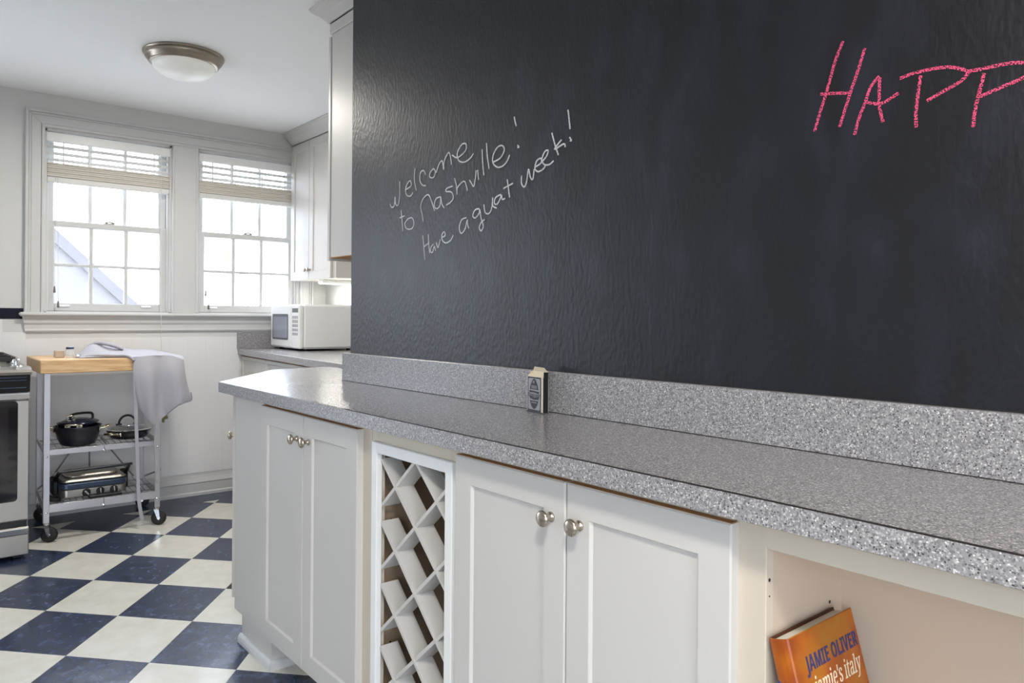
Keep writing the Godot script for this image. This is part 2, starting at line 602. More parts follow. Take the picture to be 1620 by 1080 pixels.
func _ready():
	# ---------------- camera
	var f := 1178.0
	var yaw := 0.6924
	var roll := 0.0077
	var fw := Vector3(sin(yaw), 0, -cos(yaw))
	var rt := Vector3(cos(yaw), 0, sin(yaw))
	var rt2 := rt * cos(roll) + Vector3.UP * sin(roll)
	var up2 := -rt * sin(roll) + Vector3.UP * cos(roll)
	var cam := Camera3D.new()
	cam.name = "camera"
	add_child(cam)
	cam.transform = Transform3D(Basis(rt2, up2, -fw), Vector3(0, 1.155, 0))
	cam.set_frustum(1080.0 / f * 0.05, Vector2(0, -39.3 / f * 0.05), 0.05, 100.0)
	cam.current = true
	# ---------------- sky and exposure
	var sky_mat := ProceduralSkyMaterial.new()
	sky_mat.sky_top_color = Color(0.86, 0.91, 0.99)
	sky_mat.sky_horizon_color = Color(0.91, 0.945, 1.0)
	sky_mat.ground_bottom_color = Color(0.55, 0.56, 0.55)
	sky_mat.ground_horizon_color = Color(0.80, 0.82, 0.84)
	sky_mat.sky_energy_multiplier = 1.0
	var sky := Sky.new()
	sky.sky_material = sky_mat
	var env := Environment.new()
	env.background_mode = Environment.BG_SKY
	env.sky = sky
	env.background_energy_multiplier = 11.0
	env.tonemap_mode = Environment.TONE_MAPPER_LINEAR
	env.tonemap_exposure = 1.08
	env.sdfgi_enabled = true
	env.ssao_enabled = true
	env.ssil_enabled = true
	var we := WorldEnvironment.new()
	we.name = "world"
	we.environment = env
	add_child(we)
	make_materials()
	room()
	outside()
	windows()
	floor_tiles()
	wall_tiles()
	chalkboard()
	peninsula()
	kitchen()
	ceiling_light()
	unseen_ceiling_lamp(Vector3(-0.05, H, 0.15), 3.9, "unseen ceiling lamp over the camera, placed to brighten counter and floor")
	stove()
	cart()
	cart_load()
	small_things()

# ---------------------------------------------------------------- the room
func room():
	var slab := struct_box("floor", Vector3(-1.75, -0.16, -5.12), Vector3(2.52, -0.004, 2.75), M.seam)
	slab.name = "floor"
	struct_box("ceiling", Vector3(-1.75, H, -5.12), Vector3(2.52, H + 0.14, 2.75), M.ceiling)
	# window wall, pieced round its two openings
	var wf := structure("wall_far", Vector3(0.4, 0, D))
	var g := G.new()
	# (unseen opening left of the view, placed to brighten the board's lower left)
	g.box(Vector3(-1.75, 0, D - 0.16), Vector3(-1.20, H, D))
	g.box(Vector3(-1.20, 0, D - 0.16), Vector3(-0.30, 0.12, D))
	g.box(Vector3(-1.20, 1.98, D - 0.16), Vector3(-0.30, H, D))
	g.box(Vector3(-0.30, 0, D - 0.16), Vector3(0.65, H, D))
	g.box(Vector3(2.166, 0, D - 0.16), Vector3(2.52, H, D))
	g.box(Vector3(0.65, 0, D - 0.16), Vector3(2.166, 1.165, D))
	g.box(Vector3(0.65, 2.205, D - 0.16), Vector3(2.166, H, D))
	g.box(Vector3(1.33, 1.165, D - 0.16), Vector3(1.486, 2.205, D))
	part("plaster", g, M.paint, wf)
	# chalkboard wall and the partition that turns the corner behind it
	var wr := structure("wall_right", Vector3(1.36, 0, 0))
	g = G.new()
	g.box(Vector3(1.3, 0, -2.503), Vector3(1.43, H, 2.62), 0.003)
	g.box(Vector3(1.43, 0, -2.503), Vector3(2.40, H, -2.40))
	part("plaster", g, M.paint, wr)
	struct_box("wall_kitchen", Vector3(2.372, 0, -4.95), Vector3(2.52, H, -2.39), M.paint)
	# left wall with an unseen opening, placed to light the cabinet fronts
	var wl := structure("wall_left", Vector3(-1.72, 0, 0))
	g = G.new()
	g.box(Vector3(-1.86, 0, -4.95), Vector3(-1.72, H, 0.7))
	g.box(Vector3(-1.86, 0, 0.7), Vector3(-1.72, 0.75, 1.95))
	g.box(Vector3(-1.86, 2.1, 0.7), Vector3(-1.72, H, 1.95))
	g.box(Vector3(-1.86, 0, 1.95), Vector3(-1.72, H, 2.75))
	part("plaster", g, M.paint, wl)
	var wn := structure("wall_near", Vector3(0, 0, 2.68))  # unseen opening in this wall, placed to light the room from behind
	g = G.new()
	g.box(Vector3(-1.75, 0, 2.62), Vector3(-0.95, H, 2.75))
	g.box(Vector3(0.25, 0, 2.62), Vector3(1.43, H, 2.75))
	g.box(Vector3(-0.95, 0, 2.62), Vector3(0.25, 0.22, 2.75))
	g.box(Vector3(-0.95, 2.12, 2.62), Vector3(0.25, H, 2.75))
	part("plaster", g, M.paint, wn)
	# baseboard on the window wall
	var bb := structure("baseboard_far", Vector3(0.4, 0, D))
	var prof := [Vector2(0, 0), Vector2(0.020, 0), Vector2(0.020, 0.016), Vector2(0.014, 0.024), Vector2(0.014, 0.076), Vector2(0.018, 0.082), Vector2(0.012, 0.098), Vector2(0.006, 0.112), Vector2(0.004, 0.122), Vector2(0, 0.122)]
	var a := []
	var b := []
	for p in prof:
		a.append(Vector3(-1.7, p.y, D + p.x))
		b.append(Vector3(1.86, p.y, D + p.x))
	g = G.new()
	g.loft([a, b])
	part("moulding", g, M.trim, bb)

func floor_tiles():
	var fl := get_node("floor")
	var o := Vector2(0.677, -4.1243)
	var u := Vector2(cos(0.8372), sin(0.8372)) * 0.307
	var w := Vector2(sin(0.6849), -cos(0.6849)) * 0.3353
	var zb := -4.735
	var lim := poly([-1.72, zb, 2.37, zb, 2.37, 0.6, -1.72, 0.6])
	var keep := 0.9985
	# plain dark border along the window wall
	for k in 10:
		var g := G.new()
		plan(g, [Vector2(-1.0 + k * 0.305, zb - 0.0006), Vector2(-0.6955 + k * 0.305, zb - 0.0006), Vector2(-0.6955 + k * 0.305, -4.949), Vector2(-1.0 + k * 0.305, -4.949)], -0.004, 0.0, 0.0007)
		part("border_tile", g, M.tile_dark, fl)
	for i in range(-16, 18):
		for j in range(-18, 12):
			var c := o + u * (i + 0.5) + w * (j + 0.5)
			# what lies under the cabinets or far behind the camera is not laid
			if c.x < -1.3 or c.y > 0.45 or c.y < -5.0 or c.x > 2.5 or (c.x > 1.2 and c.y > -3.2) or c.x > 1.95:
				continue
			var q := PackedVector2Array()
			for k in [[0, 0], [1, 0], [1, 1], [0, 1]]:
				q.append(c + (o + u * (i + k[0]) + w * (j + k[1]) - c) * keep)
			var clip := Geometry2D.intersect_polygons(q, lim)
			if clip.is_empty() or clip[0].size() < 3:
				continue
			var pts := []
			for p in clip[0]:
				pts.append(p)
			var g := G.new()
			plan(g, pts, -0.004, 0.0, 0.0007)
			part("tile", g, M.tile_dark if (i + j) % 2 == 0 else M.tile_light, fl)

func wall_tiles():
	var wf := get_node("wall_far")
	var s := 0.1085
	var top := 1.118
	var shared := {}
	for r in 10:
		for c in 25:
			var x0 := 0.24 + (c - 5) * s
			var y1 := top - r * s
			var y0 := y1 - s
			if x0 > 1.80 or y0 < 0.10 or (x0 > 1.72 and y1 < 0.9):
				continue
			# cut round the window apron and sill
			if x0 + s > 0.556 and y1 > 1.05:
				if x0 > 0.50:
					continue
				y1 = 1.047
			if y1 - y0 < 0.02:
				continue
			var key := "%.3f" % (y1 - y0)
			if not shared.has(key):
				var g := G.new()
				g.box(Vector3(0.0, 0, 0), Vector3(s, y1 - y0, 0.003), 0.0005)
				shared[key] = g.mesh()
			var o := part("wall_tile", shared[key], M.glaze, wf, true)
			o.position = Vector3(x0, y0, D) - wf.position
	for c in 3:
		boxed("border_tile", Vector3(-0.295 + c * 0.275, 1.1215, D), Vector3([-0.022, 0.253, 0.554][c], 1.181, D + 0.006), M.navy, wf, 0.002)

# ---------------------------------------------------------------- outdoors, seen over-bright through the panes
func outside():
	struct_box("yard", Vector3(-30, -3.3, -60), Vector3(30, -3.0, -5.4), M.yard)
	var h := thing("neighbour_house", "pale house gable with a sloping roof edge beyond the left window", "house", Vector3(0.5, -3.0, -14.5))
	var g := G.new()
	g.prism(poly([-4.2, -3.0, 3.2, -3.0, 3.2, 1.23, -0.5, 4.81, -4.2, 1.23]), -21.0, -14.5)
	part("gable_wall", g, M.house, h)
	for s in [1.0, -1.0]:
		g = G.new()
		var e := Vector3(-0.5 + s * 4.1, 0.83, 0)
		var t := Vector3(-0.5, 4.80, 0)
		var n := Vector3(0, 0.24, 0)
		var a := []
		var b := []
		for p in [e, t, t + n, e + n]:
			a.append(p + Vector3(0, 0, -14.42))
			b.append(p + Vector3(0, 0, -21.2))
		g.loft([a, b])
		part("roof_slope", g, M.roof, h)
	var r := RandomNumberGenerator.new()
	r.seed = 77
	var spots := [[3.9, -11.5, "bare branching tree outside, behind the left window's right panes"], [6.3, -12.0, "bare branching tree outside, behind the right window"]]
	for s in spots:
		var base := Vector3(s[0], -3.0, s[1])
		var tr := thing("bare_tree", s[2], "tree", base, "")
		g = G.new()
		g.tube(smooth_path([base, base + Vector3(0.1, 2.0, 0), base + Vector3(-0.05, 3.6, 0.1), base + Vector3(0.1, 6.0, 0)]), 0.04, 7)
		part("trunk", g, M.bark, tr)
		g = G.new()
		for k in 16:
			var y := 2.0 + 0.28 * k
			var d := Vector3(r.randf_range(-1, 1), r.randf_range(0.3, 1.0), r.randf_range(-0.6, 0.6)).normalized()
			var p := base + Vector3(0, y, 0)
			var q := p + d * r.randf_range(0.8, 1.6)
			g.tube([p, p.lerp(q, 0.5) + Vector3(0, -0.06, 0), q], 0.012, 5)
			for m in 3:
				var z := p.lerp(q, r.randf_range(0.4, 0.95))
				g.tube([z, z + (d + Vector3(r.randf_range(-1, 1), r.randf_range(-0.2, 0.8), 0)).normalized() * 0.6], 0.006, 4)
		part("branches", g, M.bark, tr)

# ---------------------------------------------------------------- windows
func windows():
	var z := D
	var tr := structure("trim_1", Vector3(1.4, 1.15, D))
	# casing: backband, flat and inner bead, mitred as one frame with the mullion between
	var g := G.new()
	var o := [0.556, 1.137, 2.269, 2.302]
	for b in [[0.0, 0.016, 0.030], [0.016, 0.028, 0.021], [0.028, 0.078, 0.018], [0.078, 0.094, 0.024]]:
		var i0: float = b[0]
		var i1: float = b[1]
		var d: float = b[2]
		g.prism(poly([o[0] + i0, o[1], o[0] + i1, o[1], o[0] + i1, o[3] - i1, o[0] + i0, o[3] - i0]), z, z + d, Transform3D(), 0.003)
		g.prism(poly([o[2] - i1, o[1], o[2] - i0, o[1], o[2] - i0, o[3] - i0, o[2] - i1, o[3] - i1]), z, z + d, Transform3D(), 0.003)
		g.prism(poly([o[0] + i1, o[3] - i1, o[2] - i1, o[3] - i1, o[2] - i0, o[3] - i0, o[0] + i0, o[3] - i0]), z, z + d, Transform3D(), 0.003)
	part("casing", g, M.trim, tr)
	g = G.new()
	g.box(Vector3(1.33, 1.16, z), Vector3(1.486, 2.21, z + 0.018), 0.002)
	g.box(Vector3(1.33, 1.16, z), Vector3(1.345, 2.205, z + 0.024), 0.004)
	g.box(Vector3(1.471, 1.16, z), Vector3(1.486, 2.205, z + 0.024), 0.004)
	part("mullion", g, M.trim, tr)
	g = G.new()
	g.box(Vector3(0.531, 1.137, z - 0.05), Vector3(2.30, 1.160, z + 0.052), 0.008)
	part("stool", g, M.trim, tr)
	var prof := [Vector2(0, 1.048), Vector2(0.012, 1.048), Vector2(0.016, 1.056), Vector2(0.013, 1.066), Vector2(0.013, 1.088), Vector2(0.020, 1.100), Vector2(0.020, 1.116), Vector2(0.030, 1.137), Vector2(0, 1.137)]
	var a := []
	var b2 := []
	for p in prof:
		a.append(Vector3(0.562 - (p.y - 1.048) * 0.16, p.y, z + p.x))
		b2.append(Vector3(2.262, p.y, z + p.x))
	g = G.new()
	g.loft([a, b2])
	part("apron", g, M.trim, tr)
	one_window(1, 0.65, 1.33)
	one_window(2, 1.486, 2.166)
	blind(0.65, 1.33, "white slatted shade on the left window, its pull cord hanging down behind the cart", true)
	blind(1.486, 2.166, "white slatted shade on the right window beside the wall cabinet", false)

func sash(called: String, x0: float, x1: float, y0: float, y1: float, zf: float, bot: float, top: float, rows: int, par: Node) -> MeshInstance3D:
	var g := G.new()
	var st := 0.046
	var d := 0.034
	g.box(Vector3(x0, y0, zf - d), Vector3(x0 + st, y1, zf), 0.004)
	g.box(Vector3(x1 - st, y0, zf - d), Vector3(x1, y1, zf), 0.004)
	g.box(Vector3(x0 + st - 0.002, y0, zf - d), Vector3(x1 - st + 0.002, y0 + bot, zf), 0.004)
	g.box(Vector3(x0 + st - 0.002, y1 - top, zf - d), Vector3(x1 - st + 0.002, y1, zf), 0.004)
	var gx0 := x0 + st
	var gx1 := x1 - st
	var gy0 := y0 + bot
	var gy1 := y1 - top
	for k in 2:
		var mx := gx0 + (gx1 - gx0) * (k + 1) / 3.0
		g.box(Vector3(mx - 0.010, gy0 - 0.002, zf - d + 0.004), Vector3(mx + 0.010, gy1 + 0.002, zf - 0.004), 0.004)
	for k in rows - 1:
		var my := gy0 + (gy1 - gy0) * (k + 1) / float(rows)
		g.box(Vector3(gx0 - 0.002, my - 0.0085, zf - d + 0.005), Vector3(gx1 + 0.002, my + 0.0085, zf - 0.005), 0.004)
	var s := part(called, g, M.trim, par)
	for i in 3:
		for j in rows:
			var px := gx0 + (gx1 - gx0) * i / 3.0
			var py := gy0 + (gy1 - gy0) * j / float(rows)
			boxed("pane", Vector3(px + 0.007, py + 0.006, zf - 0.019), Vector3(px + (gx1 - gx0) / 3.0 - 0.007, py + (gy1 - gy0) / rows - 0.006, zf - 0.016), M.pane, s)
	return s

func one_window(n: int, x0: float, x1: float):
	var w := structure("window_%d" % n, Vector3((x0 + x1) / 2, 1.165, D - 0.06))
	var g := G.new()
	g.box(Vector3(x0, 1.16, D - 0.16), Vector3(x0 + 0.012, 2.205, D), 0.0)
	g.box(Vector3(x1 - 0.012, 1.16, D - 0.16), Vector3(x1, 2.205, D), 0.0)
	g.box(Vector3(x0, 2.193, D - 0.16), Vector3(x1, 2.205, D), 0.0)
	g.box(Vector3(x0, 1.14, D - 0.19), Vector3(x1, 1.166, D - 0.02), 0.0)
	# stops that hold the lower sash
	g.box(Vector3(x0 + 0.012, 1.165, D - 0.032), Vector3(x0 + 0.022, 2.2, D - 0.012), 0.002)
	g.box(Vector3(x1 - 0.022, 1.165, D - 0.032), Vector3(x1 - 0.012, 2.2, D - 0.012), 0.002)
	part("window_frame", g, M.trim, w)
	var lo := sash("lower_sash", x0 + 0.012, x1 - 0.012, 1.166, 1.690, D - 0.035, 0.048, 0.034, 2, w)
	sash("upper_sash", x0 + 0.012, x1 - 0.012, 1.656, 2.200, D - 0.075, 0.034, 0.045, 2, w)
	g = G.new()
	var mx := (x0 + x1) / 2
	g.box(Vector3(mx - 0.03, 1.690, D - 0.066), Vector3(mx + 0.03, 1.696, D - 0.042), 0.002)
	g.tube([Vector3(mx - 0.02, 1.700, D - 0.05), Vector3(mx + 0.005, 1.703, D - 0.046), Vector3(mx + 0.03, 1.699, D - 0.052)], 0.005, 7)
	part("sash_lock", g, M.bronze, lo)
	for k in [0.16, 0.80]:
		var lx: float = x0 + (x1 - x0) * k
		g = G.new()
		g.box(Vector3(lx - 0.03, 1.190, D - 0.036), Vector3(lx + 0.03, 1.204, D - 0.026), 0.004)
		part("sash_lift", g, M.white, lo)

func blind(x0: float, x1: float, label: String, long_cord: bool):
	var b := thing("window_shade", label, "window blind", Vector3((x0 + x1) / 2, 2.135, D - 0.01), "slatted window shades")
	var xa := x0 + 0.008
	var xb := x1 - 0.008
	var zf := D + 0.004
	boxed("headrail", Vector3(xa, 2.136, D - 0.03), Vector3(xb, 2.186, zf), M.white, b, 0.003)
	for k in 3:
		var y: float = [2.108, 2.070, 2.034][k]
		var g := G.new()
		g.box(Vector3(xa + 0.006, -0.0018, -0.0150), Vector3(xb - 0.006, 0.0018, 0.0150), 0.001, Transform3D(Basis(Vector3.RIGHT, 0.75), Vector3(0, y, D - 0.014)))
		part("slat", g, M.slat, b)
	for k in 7:
		var g := G.new()
		var y := 1.936 + k * 0.0115
		g.box(Vector3(xa + 0.004, y, D - 0.028), Vector3(xb - 0.004, y + 0.0105, zf - 0.004 * (k % 2)), 0.003)
		part("gathered_slat", g, M.shade_tan, b)
	boxed("bottom_rail", Vector3(xa + 0.004, 1.902, D - 0.026), Vector3(xb - 0.004, 1.934, zf - 0.002), M.shade, b, 0.004)
	for k in 4:
		var cx: float = lerpf(xa, xb, [0.13, 0.32, 0.62, 0.86][k])
		boxed("ladder_tape", Vector3(cx - 0.0035, 1.95, zf - 0.006), Vector3(cx + 0.0035, 2.137, zf - 0.005), M.cord, b)
	# lift cords with small wooden drops at the left
	for k in 2:
		var cx := xa + 0.045 + 0.013 * k
		var y: float = [1.290, 1.205][k]
		var g := G.new()
		g.tube([Vector3(cx, 2.14, D + 0.006), Vector3(cx + 0.002, 1.7, D + 0.008), Vector3(cx + 0.006 * k, y, D + 0.008)], 0.0011, 5)
		part("lift_cord", g, M.cord, b)
		g = G.new()
		g.lathe([Vector2(0.0015, 0.020), Vector2(0.004, 0.016), Vector2(0.0065, -0.012), Vector2(0.006, -0.018), Vector2(0, -0.019)], Transform3D(Basis(), Vector3(cx + 0.006 * k, y, D + 0.008)), 12)
		part("cord_drop", g, plain(Color(0.42, 0.39, 0.37), 0.5), b)
	if long_cord:
		var g := G.new()
		g.tube([Vector3(1.268, 2.14, D + 0.008), Vector3(1.262, 1.6, D + 0.030), Vector3(1.258, 1.17, D + 0.060), Vector3(1.268, 0.8, D + 0.055), Vector3(1.278, 0.55, D + 0.05)], 0.0016, 6)
		part("pull_cord", g, M.cord, b)
		g = G.new()
		g.lathe([Vector2(0.004, 0.060), Vector2(0.010, 0.055), Vector2(0.013, 0.035), Vector2(0.026, -0.002), Vector2(0.027, -0.012), Vector2(0.008, -0.016), Vector2(0.006, -0.034), Vector2(0.0, -0.036)], Transform3D(Basis(), Vector3(1.279, 0.522, D + 0.05)), 16)
		part("tassel", g, M.tassel, b)

# ---------------------------------------------------------------- chalkboard and writing
func chalkboard():
	var cb := boxed("chalkboard", Vector3(1.2985, 1.0165, -2.4985), Vector3(1.3, H, 2.6), M.board, self)
	tag(cb, "large black chalkboard wall above the grey speckled backsplash", "chalkboard")
	var w1 := thing("chalk_message", "white handwritten chalk greeting of three slanting lines at the board's left", "writing", Vector3(1.298, 1.50, -1.75))
	var words := [
		[["w", [-2220, 1536, -2210, 1523, -2193, 1527, -2187, 1556, -2184, 1532, -2168, 1526, -2158, 1555, -2158, 1604]],
		["e", [-2119, 1572, -2087, 1580, -2092, 1597, -2109, 1591, -2121, 1572, -2113, 1553, -2091, 1547, -2075, 1557]],
		["l", [-2064, 1635, -2067, 1596, -2055, 1561]],
		["c", [-2000, 1604, -2012, 1619, -2030, 1615, -2034, 1591, -2020, 1574, -1999, 1569]],
		["o", [-1957, 1617, -1973, 1608, -1978, 1596, -1966, 1589, -1951, 1592, -1946, 1608, -1957, 1617]],
		["m", [-1941, 1602, -1925, 1626, -1910, 1634, -1904, 1622, -1899, 1606, -1897, 1631, -1876, 1653, -1866, 1645, -1857, 1614]],
		["e", [-1855, 1643, -1827, 1631, -1787, 1644, -1784, 1664, -1806, 1666, -1828, 1644, -1819, 1620, -1789, 1612, -1762, 1619, -1747, 1630]]],
		[["t", [-2148, 1507, -2141, 1469, -2137, 1436]], ["t", [-2158, 1482, -2125, 1486]],
		["o", [-2098, 1476, -2124, 1461, -2111, 1442, -2080, 1440, -2068, 1457, -2080, 1475, -2108, 1474]]],
		[["n", [-2012, 1456, -2020, 1481, -2028, 1507, -2013, 1530, -1986, 1539, -1970, 1523, -1956, 1499, -1947, 1483]],
		["a", [-1918, 1524, -1941, 1520, -1950, 1501, -1937, 1489, -1918, 1498, -1915, 1524, -1908, 1501, -1895, 1487]],
		["s", [-1851, 1548, -1879, 1546, -1887, 1537, -1857, 1531, -1847, 1513, -1861, 1501, -1884, 1495]],
		["h", [-1841, 1572, -1831, 1545, -1828, 1521, -1827, 1539, -1809, 1551, -1791, 1555, -1781, 1541, -1775, 1525]],
		["v", [-1765, 1555, -1755, 1544, -1744, 1534, -1736, 1560, -1733, 1579]], ["i", [-1726, 1579, -1721, 1550]],
		["l", [-1705, 1635, -1702, 1596, -1696, 1559]], ["l", [-1685, 1650, -1680, 1611, -1672, 1574]],
		["e", [-1657, 1590, -1621, 1597, -1604, 1616, -1613, 1630, -1634, 1629, -1653, 1611, -1655, 1590, -1636, 1574, -1610, 1573, -1590, 1585, -1581, 1599]]],
		[["!", [-1562, 1700, -1558, 1686, -1553, 1673]], ["!", [-1547, 1620, -1541, 1614, -1547, 1614]]],
		[["h", [-2014, 1412, -2008, 1376, -2002, 1334]], ["h", [-1982, 1414, -1980, 1384, -1974, 1353]], ["h", [-2008, 1375, -1977, 1386]],
		["a", [-1952, 1380, -1966, 1372, -1969, 1358, -1958, 1355, -1948, 1373, -1941, 1358]], ["v", [-1937, 1384, -1928, 1368, -1915, 1392]],
		["e", [-1906, 1398, -1889, 1402, -1894, 1414, -1906, 1406, -1904, 1389, -1885, 1379, -1860, 1385, -1846, 1400]]],
		[["a", [-1779, 1446, -1803, 1442, -1815, 1420, -1805, 1402, -1786, 1413, -1775, 1439, -1773, 1425, -1767, 1413]]],
		[["g", [-1717, 1466, -1737, 1464, -1748, 1449, -1736, 1441, -1718, 1452, -1714, 1463, -1708, 1438, -1697, 1414, -1707, 1401, -1716, 1411, -1706, 1426, -1690, 1432]],
		["r", [-1695, 1476, -1689, 1453, -1673, 1447, -1659, 1460, -1654, 1491, -1654, 1468, -1636, 1459]],
		["a", [-1618, 1495, -1641, 1489, -1647, 1474, -1634, 1470, -1620, 1484, -1615, 1493, -1611, 1480, -1599, 1482]],
		["t", [-1590, 1533, -1585, 1509, -1579, 1482]], ["t", [-1607, 1510, -1565, 1519]]],
		[["w", [-1529, 1535, -1529, 1514, -1518, 1503, -1508, 1516, -1501, 1548, -1493, 1526, -1483, 1519, -1478, 1545]],
		["e", [-1473, 1550, -1451, 1557, -1451, 1569, -1468, 1565, -1475, 1547, -1463, 1536, -1444, 1539, -1434, 1547]],
		["e", [-1448, 1559, -1430, 1571, -1424, 1585, -1437, 1584, -1448, 1565, -1438, 1551, -1419, 1548, -1403, 1555]],
		["k", [-1410, 1628, -1399, 1598, -1385, 1567]], ["k", [-1374, 1604, -1400, 1584, -1366, 1592, -1360, 1583]]],
		[["!", [-1351, 1675, -1347, 1652, -1343, 1625]], ["!", [-1345, 1605, -1338, 1596, -1343, 1596]]]]
	for w in words:
		var g := G.new()
		for s in w:
			chalk(g, s[1], 0.0050)
			if s[0] == "!":
				part("chalk_mark", g, M.chalk_white, w1)
				g = G.new()
		if w[0][0] != "!":
			part("chalk_word", g, M.chalk_white, w1)
	var w2 := thing("chalk_message", "big pink chalk capitals at the chalkboard's upper right", "writing", Vector3(1.298, 1.50, -0.52))
	var caps := [
		[["h", [-647, 1650, -661, 1618, -677, 1566, -691, 1525, -699, 1499]], ["h", [-608, 1627, -618, 1596, -632, 1558, -643, 1526, -652, 1498]], ["h", [-689, 1565, -664, 1561, -631, 1554]]],
		[["a", [-583, 1572, -597, 1558, -607, 1532, -618, 1505, -625, 1479]], ["a", [-582, 1569, -583, 1544, -582, 1518, -576, 1492]], ["a", [-606, 1533, -585, 1525, -570, 1527, -551, 1536]]],
		[["p", [-549, 1560, -527, 1563, -497, 1563, -470, 1559, -447, 1546, -455, 1534, -481, 1523, -506, 1513]], ["p", [-516, 1557, -520, 1525, -523, 1496, -522, 1473]]],
		[["p", [-446, 1546, -420, 1545, -398, 1545, -376, 1542, -359, 1534, -356, 1526, -371, 1518, -398, 1511, -428, 1503]], ["p", [-423, 1538, -429, 1512, -435, 1485, -438, 1457]]]]
	for w in caps:
		var g := G.new()
		for s in w:
			chalk(g, s[1], 0.0062)
		part("chalk_letter", g, M.chalk_pink, w2)

# a chalk stroke: a thin raised ribbon on the board, coordinates (z, y) in millimetres
func chalk(g: G, c: Array, w: float):
	var p := []
	for i in range(0, c.size(), 2):
		p.append(Vector3(1.2979, c[i + 1] * 0.001, c[i] * 0.001))
	g.tube(smooth_path(p, 5), w * 0.5, 6, false, 0.0006, Vector3.LEFT)

# ---------------------------------------------------------------- the long counter under the chalkboard
func peninsula():
	var XF := 0.95
	var FRONT := -PI / 2
	# worktop with its clipped corner
	var ct := thing("countertop", "long grey speckled laminate countertop under the chalkboard", "countertop", Vector3(1.1, 0.877, -1.2))
	var g := G.new()
	plan(g, [Vector2(0.896, 0.34), Vector2(0.896, -2.7205), Vector2(1.279, -3.189), Vector2(1.575, -3.244), Vector2(1.575, -3.09), Vector2(2.365, -3.09), Vector2(2.365, -2.505), Vector2(1.299, -2.505), Vector2(1.299, 0.34)], 0.8785, 0.914, 0.001)
	part("worktop", g, M.laminate_top, ct)
	g = G.new()
	g.box(Vector3(0.894, 0.8775, -2.722), Vector3(0.8965, 0.9132, 0.34), 0.0006)
	part("front_edge", g, M.laminate, ct)
	g = G.new()
	g.box(Vector3(0.8938, 0.9125, -1.75), Vector3(0.8972, 0.9141, 0.34))
	part("edge_joint", g, M.seam, ct)
	var bs := thing("backsplash", "low grey speckled backsplash strip below the chalkboard", "backsplash", Vector3(1.29, 0.914, -1.2))
	g = G.new()
	g.box(Vector3(1.279, 0.9142, -2.528), Vector3(1.2985, 1.0162, 0.34), 0.0015)
	part("upstand", g, M.laminate, bs)
	g = G.new()
	g.box(Vector3(1.2782, 0.9141, -2.528), Vector3(1.2795, 0.9155, 0.34))
	g.box(Vector3(1.2975, 1.0155, -1.6), Vector3(1.2993, 1.0178, 0.34))
	part("edge_joint", g, M.seam, bs)

	# corner cabinet with the angled end
	var c1 := thing("base_cabinet", "white corner base cabinet with two narrow doors at the counter's far end", "cabinet", Vector3(1.1, 0, -2.2))
	g = G.new()
	plan(g, [Vector2(XF, -1.706), Vector2(XF, -2.70), Vector2(1.272, -3.091), Vector2(1.296, -3.091), Vector2(1.296, -1.706)], 0.10, 0.877)
	part("body", g, M.cream, c1)
	g = G.new()
	plan(g, [Vector2(XF + 0.002, -2.361), Vector2(XF + 0.002, -2.63), Vector2(1.285, -3.03), Vector2(1.285, -2.361)], 0.0, 0.10)
	part("foot", g, M.door, c1)
	# quarter round along the foot, turning into the toe space
	g = G.new()
	var prof := [Vector2(0, 0), Vector2(0.013, 0), Vector2(0.013, 0.012), Vector2(0.010, 0.022), Vector2(0.004, 0.029), Vector2(0, 0.030)]
	var o := [[], [], []]
	for p in prof:
		o[0].append(Vector3(XF + 0.002 - p.x, p.y, -2.637))
		o[1].append(Vector3(XF + 0.002 - p.x, p.y, -2.361 + p.x))
		o[2].append(Vector3(1.03, p.y, -2.361 + p.x))
	g.loft(o)
	part("shoe_moulding", g, M.trim, c1)
	boxed("stile", Vector3(XF - 0.004, 0.100, -2.69), Vector3(XF, 0.877, -2.425), M.door, c1, 0.001)
	var ang := atan2(-0.772, -0.636)
	var dirv := Vector3(0.636, 0, -0.772)
	var aw := hang_door(c1, Vector3(XF, 0.128, -2.70) + dirv * 0.468 + Vector3(-0.772, 0, -0.636) * 0.001, ang, 0.445, 0.735)
	add_knob(aw, 0.41, 0.582)
	var dz := [-2.418, -2.085, -2.082, -1.724]
	var d1 := hang_door(c1, Vector3(XF - 0.0, 0.108, -2.418), FRONT, 0.331, 0.749, true)
	add_knob(d1, 0.331 - 0.038, 0.677)
	var d2 := hang_door(c1, Vector3(XF - 0.0, 0.108, -2.083), FRONT, 0.331 + 0.0, 0.749, true)
	add_knob(d2, 0.036, 0.677)

	var c1b := thing("base_cabinet", "white base cabinet behind the partition, under the turn of the counter", "cabinet", Vector3(1.8, 0, -2.8))
	boxed("body", Vector3(1.30, 0.0, -3.05), Vector3(2.30, 0.877, -2.51), M.cream, c1b)
	for k in 2:
		hang_door(c1b, Vector3(1.80 + k * 0.49, 0.108, -3.05), PI, 0.48, 0.749, true)

	# wine rack cabinet
	var c2 := thing("wine_rack_cabinet", "narrow cream base cabinet with a white diagonal wine lattice", "cabinet", Vector3(1.1, 0, -1.5))
	carcass(c2, -1.704, -1.290, 0.10, 1.26, M.inside_shaded)
	face_frame(c2, XF, -1.704, -1.290, 0.10, 0.877, -1.672, -1.350, 0.125, 0.824)
	g = G.new()
	ring(g, XF - 0.011, XF + 0.006, -1.690, -1.334, 0.118, 0.8355, 0.0275)
	part("lattice_frame", g, M.white, c2)
	var zc := -1.503
	var zl := -1.660
	var zr := -1.362
